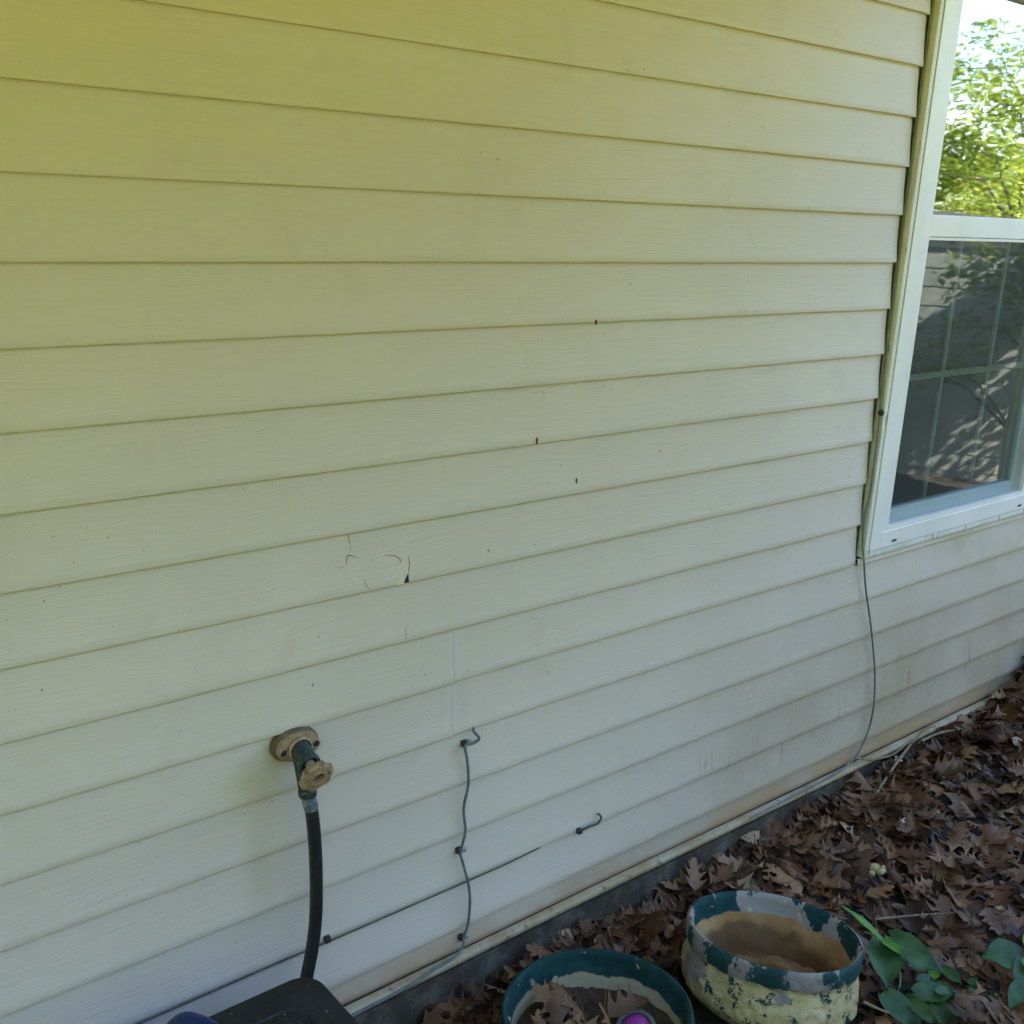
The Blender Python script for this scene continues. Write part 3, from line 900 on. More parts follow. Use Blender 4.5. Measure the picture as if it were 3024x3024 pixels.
for sx, dz in ((-0.031, -0.001), (0.031, 0.000)):
    b = MB()
    b.lathe([(0.0088, -0.002), (0.0088, 0.003), (0.0068, 0.0036), (0.0062, 0.0005)], rot_to((0, -1, 0), (FX + sx, -0.0195, FZ + dz)), 20, True)
    hz = b.build('screw_boss', M['bronze'], fau)
    b = MB(); b.lathe([(0.0062, 0.0006), (0.0001, 0.0006)], rot_to((0, -1, 0), (FX + sx, -0.0195, FZ + dz)), 16, True)
    b.build('screw_hole', M['hole'], hz)
AX = Vector((0, -math.cos(R(20)), -math.sin(R(20))))
O = Vector((FX, -0.018, 0.7745))
b = MB()
b.lathe([(0.0195, -0.004), (0.0195, 0.004), (0.0182, 0.008), (0.0180, 0.030), (0.0185, 0.034), (0.0195, 0.036), (0.0195, 0.0415), (0.0175, 0.0425), (0.0145, 0.0425), (0.0140, 0.037), (0.0001, 0.037)], rot_to(AX, O), 32)
# down-turned outlet
pa = smooth_path([O + AX * 0.006 + Vector((0, 0, -0.004)), O + AX * 0.016 + Vector((0, 0, -0.022)), Vector((FX, -0.040, 0.722)), Vector((FX, -0.046, 0.702))], 5)
b.tube(pa, [0.0165 - 0.0025 * i / (len(pa) - 1) for i in range(len(pa))], 24)
b.build('valve_body', M['verdigris'], fau)
b = MB()
OD = (Vector((FX + 0.001, -0.048, 0.690)) - Vector((FX, -0.046, 0.708))).normalized()
b.lathe([(0.0125, -0.002), (0.0158, 0.0), (0.0163, 0.003), (0.0163, 0.010), (0.0150, 0.0125), (0.0125, 0.0135)], rot_to(OD, (FX, -0.0458, 0.7075)), 28)
b.build('outlet_collar', M['verdigris'], fau)
b = MB(); b.lathe([(0.0085, 0.030), (0.0085, 0.047), (0.0075, 0.052), (0.0075, 0.062)], rot_to(AX, O), 20); b.build('stem', M['bronze'], fau)
# wheel handle
HC = Vector((FX, -0.0790, 0.7480))
b = MB()
def hw(a, i):
    return 0.0
Mh = rot_to(AX, HC, 0.4)
prof = [(0.010, -0.011), (0.016, -0.0095), (0.0255, -0.0075), (0.0285, -0.0045), (0.0290, 0.0020), (0.0275, 0.0050), (0.0220, 0.0062), (0.0165, 0.0068), (0.0150, 0.0078), (0.0125, 0.0078), (0.0116, 0.0068), (0.0112, -0.004), (0.0002, -0.004)]
b.lathe(prof, Mh, 60, False)
# rim grips: groups of three ribs at six places, and raised spokes
for g in range(6):
    for j in (-1, 0, 1):
        a = 2 * math.pi * g / 6 + j * 0.15
        c, s_ = math.cos(a), math.sin(a)
        pts = [Mh @ Vector((rr * c, rr * s_, zz)) for rr, zz in ((0.0290, -0.006), (0.0298, -0.003), (0.0298, 0.003), (0.0275, 0.0062), (0.0235, 0.0070))]
        b.tube(pts, 0.0019, 6)
    a = 2 * math.pi * (g + 0.5) / 6
hd = b.build('handle', M['bronze'], fau)

# hose hanging from it
M['rubber'] = m_flat('black_rubber', (0.010, 0.011, 0.014), (0.018, 0.019, 0.023), 50, 0.42, spec=0.5, bump=0.0002)
hose = empty('garden_hose', (FX, -0.05, 0.66), 'black rubber hose hanging from the tap down behind the black bin', 'hose')
b = MB()
hp = smooth_path([(FX + 0.0008, -0.0478, 0.697), (0.8225, -0.049, 0.685), (0.8265, -0.050, 0.665), (0.8312, -0.051, 0.61), (0.8340, -0.051, 0.535), (0.8315, -0.053, 0.45), (0.8215, -0.056, 0.385), (0.806, -0.060, 0.325), (0.785, -0.066, 0.24), (0.75, -0.075, 0.12), (0.70, -0.09, 0.0)], 8)
b.tube(hp, 0.0119, 24); b.build('tube', M['rubber'], hose)
b = MB()
cp = hp[1:16]
nn = len(cp)
rad = [0.0128 + 0.0005 * (i % 3 == 0) for i in range(nn)]
rad[0] = 0.0142; rad[1] = 0.0142; rad[2] = 0.0142
b.tube(cp, rad, 24); b.build('coupling', M['bluegrey'], hose)

# ------------------------------------------------------------------ cables and clips
M['cable'] = m_flat('grey_green_cable', (0.10, 0.13, 0.135), (0.15, 0.185, 0.19), 30, 0.4)
M['wire'] = m_flat('dark_green_wire', (0.022, 0.050, 0.045), (0.035, 0.07, 0.065), 30, 0.45)
M['clip'] = m_flat('black_clip', (0.015, 0.016, 0.018), (0.035, 0.036, 0.04), 60, 0.5)
M['screw'] = m_metal('steel_screw', (0.20, 0.23, 0.25), (0.35, 0.38, 0.40), (0.5, 0.52, 0.54))
def cable(name, pts, r, mat, label, cat='cable', group=None, n=6, lift=None):
    P = smooth_path(pts, n)
    if lift is not None:
        P = [Vector((p.x, min(p.y, face_y(p.z) - lift) if not (2.50 < p.x < 2.526) else p.y, p.z)) for p in P]
    b = MB(); b.tube(P, r, 10)
    return tag(b.build(name, mat, None, origin=pts[-1]), label, cat, group)
cable('cable', [(1.2159, -0.003, 0.6925), (1.212, -0.010, 0.6885), (1.2205, -0.017, 0.6745), (1.2095, -0.012, 0.6650), (1.1945, -0.006, 0.6600), (1.1975, -0.010, 0.629), (1.2025, -0.010, 0.5763), (1.1960, -0.006, 0.5199), (1.2005, -0.008, 0.4661), (1.1915, -0.006, 0.4207), (1.1955, -0.008, 0.3998), (1.2085, -0.012, 0.3481), (1.2160, -0.012, 0.3023), (1.2150, -0.010, 0.2435), (1.2083, -0.006, 0.2077), (1.2040, -0.010, 0.1930), (1.178, -0.013, 0.1765), (1.1200, -0.014, 0.1714), (1.0600, -0.014, 0.1610), (0.9475, -0.014, 0.1560), (0.80, -0.014, 0.1530)], 0.0030, M['cable'],
      'grey green cable held by three clips, zigzagging down the siding right of the hose', lift=0.0028)
cable('cable', [(2.521, 0.010, 2.30), (2.521, 0.010, 1.9), (2.521, 0.008, 1.55), (2.5195, 0.004, 1.30), (2.5185, -0.002, 1.20), (2.515, -0.006, 1.10), (2.518, -0.004, 1.00), (2.517, 0.002, 0.93), (2.523, 0.000, 0.86), (2.5300, -0.006, 0.8166), (2.5560, -0.008, 0.7282), (2.6080, -0.008, 0.6081), (2.6560, -0.010, 0.4674), (2.6750, -0.012, 0.3627), (2.6700, -0.012, 0.2794), (2.6315, -0.010, 0.2056), (2.5724, -0.008, 0.1761), (2.4974, -0.010, 0.1690), (2.352, -0.010, 0.1660), (2.15, -0.012, 0.1650)], 0.0027, M['cable'],
      'thin grey green cable hanging loose below the corner of the window frame', lift=0.0024)
cable('wire', [(0.30, -0.002, 0.3405), (0.5212, -0.003, 0.3408), (0.7865, -0.003, 0.3418), (0.8633, -0.003, 0.3409), (0.886, -0.003, 0.3405), (1.0541, -0.003, 0.3407), (1.2049, -0.0035, 0.3415), (1.3247, -0.003, 0.3420), (1.4142, 0.000, 0.3445)], 0.0016, M['wire'],
      'straight dark green wire tucked under a low lap of the siding', 'wire')
cable('wire', [(1.524, 0.001, 0.3440), (1.5378, -0.006, 0.3480), (1.5539, -0.008, 0.3500), (1.5772, -0.010, 0.3505), (1.5890, -0.010, 0.3590), (1.5875, -0.008, 0.3680), (1.583, -0.002, 0.3705)], 0.0026, M['wire'],
      'short curled end of dark wire poking out of the siding above the leaves', 'wire')
def clip(x, z, label, screw=True):
    y = face_y(z)
    c = empty('cable_clip', (x, y, z), label, 'cable clip', 'small clips fixed to the siding')
    b = MB(); b.box((x - 0.0065, y - 0.010, z - 0.006), (x + 0.0055, y + 0.002, z + 0.006), 0.0018); b.build('body', M['clip'], c)
    if screw:
        b = MB(); b.lathe([(0.004, 0), (0.0042, 0.006), (0.0062, 0.007), (0.0062, 0.0105), (0.0048, 0.0115), (0.0003, 0.0118)], rot_to((0.1, -1, 0.05), (x + 0.0085, y - 0.001, z + 0.001)), 16); b.build('screw', M['screw'], c)
clip(1.1995, 0.6601, 'topmost of the three clips on the zigzag cable')
clip(1.1943, 0.4188, 'middle clip of the three on the zigzag cable')
clip(1.2094, 0.2023, 'lowest of the three clips on the zigzag cable, just above the base trim')
clip(0.8835, 0.3475, 'empty black clip on the siding right of the hose, just above the bin', False)
clip(1.5290, 0.3460, 'black clip at the start of the short curled wire', False)
# wasp mud / debris knob on the casing edge
b = MB(); b.lathe([(0.0003, 0), (0.006, 0.001), (0.009, 0.006), (0.007, 0.012), (0.0003, 0.014)], rot_to((-0.4, -1, 0), (2.520, 0.002, 1.2200)), 14)
tag(b.build('dirt_clump', M['hole'], None, origin=(2.520, 0, 1.2200)), 'small dark clump of dirt stuck beside the window casing', 'dirt clump')
# rusty spots
M['rust'] = m_flat('rust_spot', (0.20, 0.05, 0.02), (0.10, 0.03, 0.015), 200, 0.8)
for (x, z, w, h, lb) in ((1.4842, 1.4864, 0.003, 0.0055, 'highest'), (1.3481, 1.2639, 0.0028, 0.0075, 'left and middle'), (1.4607, 1.1694, 0.0026, 0.0070, 'lowest')):
    b = MB(); y = face_y(z)
    v = [(x + w * math.cos(a), y - 0.0006, z + h * math.sin(a)) for a in np.linspace(0, 2 * math.pi, 12, endpoint=False)] + [(x + w * .6 * math.cos(a), y - 0.0022, z + h * .7 * math.sin(a)) for a in np.linspace(0, 2 * math.pi, 12, endpoint=False)]
    b.add(v, [(i, (i + 1) % 12, 12 + (i + 1) % 12, 12 + i) for i in range(12)] + [tuple(range(12, 24))], True)
    b.build('rust_spot', M['rust'], house)

# ------------------------------------------------------------------ storage bin and blue thing
def m_bin():
    n = NT('black_bin_plastic')
    c = n.mix(n.ramp(n.noise(12, 4), 0.35, 0.7), (0.012, 0.012, 0.013), (0.020, 0.020, 0.021))
    v = n.voro(70)
    r, g, bb = n.sep(v.outputs['Color'])
    c = n.mix(n.mul(n.ramp(v.outputs['Distance'], 0.20, 0.08), n.ramp(r, 0.86, 0.88)), c, (0.20, 0.16, 0.11))
    c = n.mix(n.mul(n.ramp(n.noise(90, 5), 0.58, 0.72), 0.35), c, (0.09, 0.075, 0.055))
    n.bump(n.noise(500, 2), 0.0003)
    return n.fin(c, 0.55, spec=0.35)
M['bin'] = m_bin()
def rrect(x0, x1, y0, y1, r, n=8):
    out = []
    for cx, cy, a0 in ((x1 - r, y1 - r, 0), (x0 + r, y1 - r, 90), (x0 + r, y0 + r, 180), (x1 - r, y0 + r, 270)):
        for i in range(n + 1):
            a = R(a0 + 90 * i / n); out.append((cx + r * math.cos(a), cy + r * math.sin(a)))
    return out
def rloft(mb, rings, cap=True):
    """rings: list of (x0,x1,y0,y1,r,z)"""
    v = []; n_ = None
    for x0, x1, y0, y1, r, z in rings:
        p = rrect(x0, x1, y0, y1, r); n_ = len(p); v += [(a, c, z) for a, c in p]
    f = [(i * n_ + k, i * n_ + (k + 1) % n_, (i + 1) * n_ + (k + 1) % n_, (i + 1) * n_ + k) for i in range(len(rings) - 1) for k in range(n_)]
    if cap: f.append(tuple((len(rings) - 1) * n_ + k for k in range(n_)))
    mb.add(v, f, False)
BX0, BX1, BY0, BY1, BZ = -0.02, 0.788, -0.66, -0.1175, 0.400
bin_ = empty('storage_bin', (0.4, -0.4, 0.0), 'black plastic storage bin with a dusty lid, under the tap', 'storage bin')
def ins(d, r, z): return (BX0 + d, BX1 - d, BY0 + d, BY1 - d, max(r, 0.01), z)
b = MB()
rloft(b, [ins(0.001, 0.045, BZ - 0.030), ins(0.0, 0.046, BZ - 0.012), ins(0.001, 0.045, BZ - 0.004), ins(0.004, 0.043, BZ), ins(0.060, 0.03, BZ - 0.001), ins(0.063, 0.03, BZ - 0.0035), ins(0.075, 0.028, BZ - 0.005), ins(0.080, 0.026, BZ + 0.001), ins(0.084, 0.024, BZ + 0.002), ins(0.20, 0.02, BZ + 0.003)])
b.build('lid', M['bin'], bin_)
b = MB(); rloft(b, [ins(0.05, 0.03, -0.05), ins(0.02, 0.04, BZ - 0.05), ins(0.006, 0.04, BZ - 0.045), ins(0.006, 0.04, BZ - 0.031)]); b.build('tub', M['bin'], bin_)
M['blue'] = m_flat('blue_plastic', (0.006, 0.016, 0.080), (0.009, 0.024, 0.11), 12, 0.4, spec=0.4)
blue = empty('blue_scoop', (0.52, -0.19, BZ), 'dark blue plastic object resting on the bin lid at the bottom edge of the picture', 'plastic object')
def hump(mb, c, dx, dy, dz, rotz, n=20, m=10, sq=0.75):
    v = []
    Rz = Matrix.Rotation(rotz, 3, 'Z')
    for j in range(m + 1):
        t = j / m * math.pi / 2
        rr, zz = math.cos(t) ** sq, math.sin(t) ** sq
        for i in range(n):
            a = 2 * math.pi * i / n
            cx = math.copysign(abs(math.cos(a)) ** sq, math.cos(a)); sy = math.copysign(abs(math.sin(a)) ** sq, math.sin(a))
            v.append(Vector(c) + Rz @ Vector((dx * cx * (1 - 0.35 * zz) * max(rr, 0.02), dy * sy * (1 - 0.3 * zz) * max(rr, 0.02), dz * zz)))
    f = [(j * n + i, j * n + (i + 1) % n, (j + 1) * n + (i + 1) % n, (j + 1) * n + i) for j in range(m) for i in range(n)]
    mb.add(v, f, True)
b = MB(); hump(b, (0.550, -0.180, BZ + 0.003), 0.036, 0.070, 0.060, 0.5); b.build('shell', M['blue'], blue)
b = MB(); b.tube(smooth_path([(0.588, -0.25, BZ + 0.010), (0.586, -0.205, BZ + 0.018), (0.570, -0.145, BZ + 0.018), (0.540, -0.125, BZ + 0.010)], 5), 0.005, 10); b.build('rim', M['blue'], blue)

# ------------------------------------------------------------------ things in the pots and on the leaves
pr_ = random.Random(9)
def s_pot1(r):
    a = r.uniform(0, 6.283); q = 0.115 * math.sqrt(r.random())
    return (P1C.x - 0.055 + q * math.cos(a) * 0.8, P1C.y - 0.01 + q * math.sin(a) * 0.9, P1Z - 0.082 + 0.05 * r.random())
V, F, A = scatter(38, s_pot1, lambda r: r.uniform(0.07, 0.115), pr_, 0.6)
b = MB(); b.v = [tuple(p) for p in V]; b.f = F; b.sm = [True] * len(F)
for (x0, y0, z0), (x1, y1, z1) in (((1.327, -0.285, 0.09), (1.3132, -0.2446, 0.176)), ((1.335, -0.30, 0.09), (1.3727, -0.2689, 0.174))):
    mid = ((x0 + x1) / 2 + 0.004, (y0 + y1) / 2, (z0 + z1) / 2)
    k0 = len(b.v); b.tube(smooth_path([(x0, y0, z0), mid, (x1, y1, z1)], 4), [0.0022] * 8 + [0.003], 6); A += [0.55] * (len(b.v) - k0)
tag(b.build('dead_leaves', M['leaf'], attrs={'tone': A}), 'dead brown leaves heaped inside the smooth teal pot', 'dead leaves', kind='stuff')
M['pink'] = m_flat('pink_plastic', (0.42, 0.04, 0.30), (0.50, 0.07, 0.38), 30, 0.4)
M['greyp'] = m_flat('grey_plastic', (0.13, 0.13, 0.13), (0.20, 0.20, 0.19), 30, 0.5)
toy = empty('pink_cap', (1.413, -0.325, 0.085), 'bright pink round plastic piece with a grey rim, lying in the teal pot', 'plastic piece')
Mt = rot_to((-0.35, -0.25, 1), (1.413, -0.325, 0.098))
b = MB(); b.lathe([(0.040, -0.02), (0.042, 0.0), (0.040, 0.004), (0.033, 0.004), (0.032, -0.006)], Mt, 32); b.build('rim', M['greyp'], toy)
b = MB(); b.lathe([(0.0315, -0.006), (0.027, 0.006), (0.016, 0.013), (0.0005, 0.016)], Mt, 28); b.build('dome', M['pink'], toy)

M['pale'] = m_flat('pale_husk', (0.34, 0.25, 0.12), (0.46, 0.37, 0.21), 80, 0.8, bump=0.003)
M['white'] = m_flat('white_chip', (0.55, 0.55, 0.48), (0.65, 0.64, 0.58), 80, 0.7)
def crumple(name, p, s, mat, label, cat, seed, nb=7):
    r = random.Random(seed); b = MB()
    for i in range(nb):
        c = Vector(p) + Vector((r.gauss(0, s * .7), r.gauss(0, s * .5), abs(r.gauss(0, s * .3))))
        b.lathe([(0.0003, -1), (0.7, -0.6), (1, 0), (0.6, 0.7), (0.0003, 1)], rot_to((r.uniform(-1, 1), r.uniform(-1, 1), r.uniform(-.3, 1)), c) @ Matrix.Diagonal((s * r.uniform(.35, .7), s * r.uniform(.25, .6), s * r.uniform(.3, .55), 1)), 9, True)
    tag(b.build(name, mat, None, origin=p), label, cat)
crumple('seed_husk', (2.325, -0.29, g_h(2.325, -0.29) + 0.055), 0.020, M['pale'], 'pale yellow crumbled husk lying on the brown leaves beyond the pots', 'husk', 4, 10)
crumple('wood_chip', (2.575, -0.21, g_h(2.575, -0.21) + 0.060), 0.010, M['white'], 'small white chip on the leaves beyond the pots', 'chip', 9, 4)
crumple('wood_chip', (2.83, 0.0 - 0.03, g_h(2.83, -0.03) + 0.05), 0.011, M['white'], 'tiny white flakes at the foot of the wall among twigs', 'chip', 12, 6)
M['twig'] = m_flat('dry_twig', (0.19, 0.14, 0.085), (0.27, 0.21, 0.13), 60, 0.8)
M['twig_d'] = m_flat('dark_twig', (0.05, 0.035, 0.022), (0.10, 0.07, 0.045), 60, 0.85)
def twig(pts, r, label, mat='twig'):
    P = smooth_path(pts, 5)
    b = MB(); b.tube(P, [r * (1 - 0.45 * i / (len(P) - 1)) for i in range(len(P))], 7)
    tag(b.build('twig', M[mat], None, origin=pts[0]), label, 'twig', 'dry twigs on the leaves')
twig([(2.63, -0.005, 0.190), (2.70, -0.018, 0.168), (2.80, -0.028, 0.160), (2.90, -0.020, 0.175)], 0.0035, 'thin pale twig leaning on the base trim where the loose cable ends')
twig([(2.62, -0.085, 0.10), (2.80, -0.045, 0.145), (2.98, -0.014, 0.178), (3.05, -0.014, 0.176)], 0.005, 'thicker bent tan stalk crossing the base trim', 'twig')
twig([(2.95, -0.02, 0.15), (3.05, -0.03, 0.157), (3.16, -0.05, 0.150)], 0.005, 'short grey stick against the trim beyond the bent stalk')
twig([(2.84, -0.06, 0.20), (2.845, -0.065, 0.13), (2.85, -0.07, 0.08)], 0.0025, 'thin dark upright twig at the foot of the wall', 'twig_d')
twig([(1.86, -0.560, 0.100), (1.90, -0.585, 0.075), (1.935, -0.61, 0.06)], 0.0035, 'short pale stick poking out behind the peeling pot')
twig([(3.05, -0.55, 0.12), (3.18, -0.42, 0.125), (3.35, -0.36, 0.13)], 0.006, 'orange brown stick lying on the leaves at the right edge', 'twig_d')
twig([(2.15, -0.40, 0.085), (2.25, -0.46, 0.09), (2.33, -0.50, 0.085)], 0.0028, 'thin tan stick on leaves between the pots and the right edge')
# debris mound at the end of the trim
mr = random.Random(21)
V, F, A = scatter(170, lambda r: (r.gauss(3.70, 0.13), -abs(r.gauss(0.02, 0.09)) - 0.012, 0.13 + 0.16 * r.random() * math.exp(-0)), lambda r: r.uniform(0.05, 0.10), mr, 0.9)
V[:, 1] = np.minimum(V[:, 1], -0.004)
b = MB(); b.v = [tuple(p) for p in V]; b.f = F; b.sm = [True] * len(F)
A = [a * 0.6 for a in A]
tag(b.build('leaf_pile', M['leaf'], attrs={'tone': A}), 'dark heap of old leaves piled against the wall at the end of the trim', 'leaf pile', kind='stuff')

# ------------------------------------------------------------------ green plants
def m_green(name, c1, c2, trans=0.25):
    n = NT(name)
    c = n.mix(n.ramp(n.noise(30, 4), 0.35, 0.7), c1, c2)
    n.fin(c, 0.42, spec=0.4)
    tl = n.t.nodes.new('ShaderNodeBsdfTranslucent'); n.t.links.new(c, tl.inputs[0])
    mx = n.t.nodes.new('ShaderNodeMixShader'); mx.inputs[0].default_value = trans
    n.t.links.new(n.bsdf.outputs[0], mx.inputs[1]); n.t.links.new(tl.outputs[0], mx.inputs[2]); n.t.links.new(mx.outputs[0], n.out.inputs[0])
    return n.m
M['green'] = m_green('plant_leaf', (0.020, 0.066, 0.018), (0.050, 0.115, 0.028))
M['green_b'] = m_green('young_plant_leaf', (0.08, 0.22, 0.02), (0.12, 0.28, 0.03))
M['stalk'] = m_flat('green_stalk', (0.12, 0.18, 0.07), (0.17, 0.22, 0.10), 40, 0.5)
def blade(base, tip, width, up=(0, 0, 1), heart=0.25, cup=0.15, droop=0.06, n=10):
    """a leaf surface from base to tip; verts and faces"""
    B, T = Vector(base), Vector(tip); d = T - B; L = d.length; d.normalize()
    sd = d.cross(Vector(up)).normalized(); nn_ = sd.cross(d).normalized()
    v, f = [], []
    for i in range(n + 1):
        s = i / n
        w = width * (math.sin(math.pi * min(s * (1 - heart) + heart * 0.55, 1)) ** 0.9) * (1 - s ** 3)
        if i == 0: w *= 0.55
        for j, u in enumerate((-1, -0.5, 0, 0.5, 1)):
            back = -0.14 * L * abs(u) * heart * 3 * (1 - s) ** 3
            p = B + d * (L * s + back) + sd * (w * u) + nn_ * (cup * width * u * u * 1.2 - droop * L * 4 * (s - 0.4) ** 2 + 0.05 * width * math.sin(s * 14 + u * 2))
            v.append(p)
    for i in range(n):
        for j in range(4): f.append((i * 5 + j, (i + 1) * 5 + j, (i + 1) * 5 + j + 1, i * 5 + j + 1))
    return v, f
def plant(root_p, stems, leaves, label, group):
    o = empty('green_plant', root_p, label, 'plant', group)
    for st in stems:
        b = MB(); P = smooth_path(st, 5); b.tube(P, [0.0028 - 0.0012 * i / (len(P) - 1) for i in range(len(P))], 7); b.build('stem', M['stalk'], o)
    for (a, t, w, up, mt) in leaves:
        b = MB(); b.add(*blade(a, t, w, up), smooth=True); b.build('leaf', M[mt], o)
    return o
G = 'green plants growing through the leaves'
plant((1.962, -0.570, 0.03), [[(1.962, -0.570, 0.03), (2.010, -0.556, 0.09), (2.030, -0.500, 0.142)], [(2.030, -0.500, 0.142), (2.01, -0.488, 0.152), (1.985, -0.470, 0.165)], [(1.90, -0.60, 0.03), (1.925, -0.575, 0.075), (1.930, -0.560, 0.09)]],
      [((2.03, -0.545, 0.10), (2.09, -0.50, 0.09), 0.020, (-0.4, -0.4, 1), 'green'),
       ((2.00, -0.60, 0.085), (2.075, -0.655, 0.08), 0.026, (-0.4, -0.3, 1), 'green'),
       ((1.97, -0.60, 0.085), (1.955, -0.69, 0.075), 0.020, (-0.4, -0.4, 1), 'green'),
       ((2.05, -0.56, 0.10), (2.13, -0.56, 0.095), 0.024, (-0.3, -0.4, 1), 'green'),
       ((2.005, -0.498, 0.158), (1.9792, -0.4082, 0.205), 0.014, (0.3, -0.6, 1), 'green_b'),
       ((2.012, -0.500, 0.152), (2.005, -0.560, 0.150), 0.016, (0, 0, 1), 'green_b'),
       ((2.020, -0.495, 0.140), (1.925, -0.575, 0.110), 0.040, (-0.5, -0.6, 1), 'green'),
       ((2.040, -0.505, 0.150), (2.060, -0.625, 0.118), 0.036, (-0.3, -0.4, 1), 'green'),
       ((1.965, -0.560, 0.075), (1.935, -0.615, 0.068), 0.022, (0, -0.2, 1), 'green_b'),
       ((2.02, -0.640, 0.070), (1.985, -0.70, 0.060), 0.030, (-0.4, -0.4, 1), 'green'),
       ((1.93, -0.565, 0.09), (1.95, -0.66, 0.05), 0.030, (-0.5, -0.5, 1), 'green')],
      'leafy green plant with a lance shaped top leaf, growing right beside the peeling pot', G)
plant((2.20, -0.735, 0.02), [[(2.20, -0.735, 0.02), (2.24, -0.715, 0.06), (2.262, -0.705, 0.09)], [(2.12, -0.76, 0.02), (2.16, -0.745, 0.04), (2.19, -0.745, 0.06)]],
      [((2.275, -0.690, 0.085), (2.195, -0.640, 0.085), 0.038, (-0.3, -0.4, 1), 'green'),
       ((2.262, -0.705, 0.085), (2.175, -0.755, 0.055), 0.024, (-0.4, -0.3, 1), 'green'),
       ((2.30, -0.690, 0.10), (2.36, -0.69, 0.085), 0.022, (-0.2, -0.3, 1), 'green_b'),
       ((2.21, -0.735, 0.07), (2.13, -0.745, 0.045), 0.022, (-0.4, -0.4, 1), 'green'),
       ((2.245, -0.715, 0.09), (2.30, -0.745, 0.08), 0.020, (-0.4, -0.4, 1), 'green_b')],
      'low green plant with broad leaves at the lower right edge', G).location.z += 0.028
o = empty('seedling', (2.02, -0.15, 0.05), 'single small green leaf standing in the brown litter behind the peeling pot', 'seedling')
b = MB(); b.add(*blade((2.005, -0.158, g_h(2, -0.16) + 0.035), (2.015, -0.125, g_h(2, -0.16) + 0.080), 0.010, (-0.3, -1, 0.2)), smooth=True); b.build('leaf', M['green'], o)
b = MB(); b.tube([(2.0, -0.16, 0.02), (2.005, -0.158, g_h(2, -0.16) + 0.04)], 0.0013, 6); b.build('stem', M['stalk'], o)
gr_ = random.Random(8); b = MB()
for i in range(90):
    x = gr_.gauss(3.15, 0.14); y = gr_.gauss(-0.42, 0.08); z = g_h(x, y) + 0.01
    a = gr_.uniform(0, 6.28); h = gr_.uniform(0.03, 0.08); l = gr_.uniform(0.01, 0.05)
    p0 = Vector((x, y, z)); p1 = p0 + Vector((math.cos(a) * l * .4, math.sin(a) * l * .4, h * .7)); p2 = p0 + Vector((math.cos(a) * l, math.sin(a) * l, h))
    s_ = Vector((-math.sin(a), math.cos(a), 0)) * 0.0014
    b.add([p0 - s_, p0 + s_, p1 + s_, p1 - s_, p2], [(0, 1, 2, 3), (3, 2, 4)])
tag(b.build('grass_tuft', M['green'], None, origin=(3.15, -0.42, 0.1)), 'sparse thin grass blades among the leaves near the right edge', 'grass', kind='stuff')

# ------------------------------------------------------------------ garden seen in the window glass and lighting the wall
def m_foliage(name, stops):
    n = NT(name)
    a = n.attr('tone')
    c = n.cramp(a, stops)
    n.fin(c, 0.55, spec=0.3)
    tl = n.t.nodes.new('ShaderNodeBsdfTranslucent'); n.t.links.new(c, tl.inputs[0])
    mx = n.t.nodes.new('ShaderNodeMixShader'); mx.inputs[0].default_value = 0.45
    n.t.links.new(n.bsdf.outputs[0], mx.inputs[1]); n.t.links.new(tl.outputs[0], mx.inputs[2]); n.t.links.new(mx.outputs[0], n.out.inputs[0])
    return n.m
M['fol'] = m_foliage('spring_foliage', [(0, (0.10, 0.145, 0.015)), (0.5, (0.20, 0.25, 0.025)), (1, (0.32, 0.34, 0.04))])
M['bark'] = m_flat('tree_bark', (0.06, 0.05, 0.04), (0.14, 0.115, 0.09), 25, 0.95, bump=0.01)
def leaf_cloud(rng, clumps, per, size, spread):
    v, f, t = [], [], []
    for c, rad in clumps:
        tone = rng.uniform(0.1, 0.9)
        for i in range(per):
            d = Vector((rng.gauss(0, 1), rng.gauss(0, 1), rng.gauss(0, 0.75)))
            p = Vector(c) + d * (rad * spread)
            q = Matrix.Rotation(rng.uniform(0, 6.28), 3, 'Z') @ Matrix.Rotation(rng.gauss(0.3, 0.6), 3, 'X') @ Matrix.Rotation(rng.gauss(0, 0.5), 3, 'Y')
            s = size * rng.uniform(0.6, 1.25); o = len(v)
            for lx, ly, lz in ((0, 0, 0), (0.45, 0.26, 0.06), (1.0, 0, -0.08), (0.45, -0.26, 0.06)):
                v.append(p + q @ Vector((lx * s, ly * s, lz * s)))
            f += [(o, o + 1, o + 2), (o, o + 2, o + 3)]
            tt = min(max(tone + rng.gauss(0, 0.18), 0), 1); t += [tt] * 4
    return v, f, t
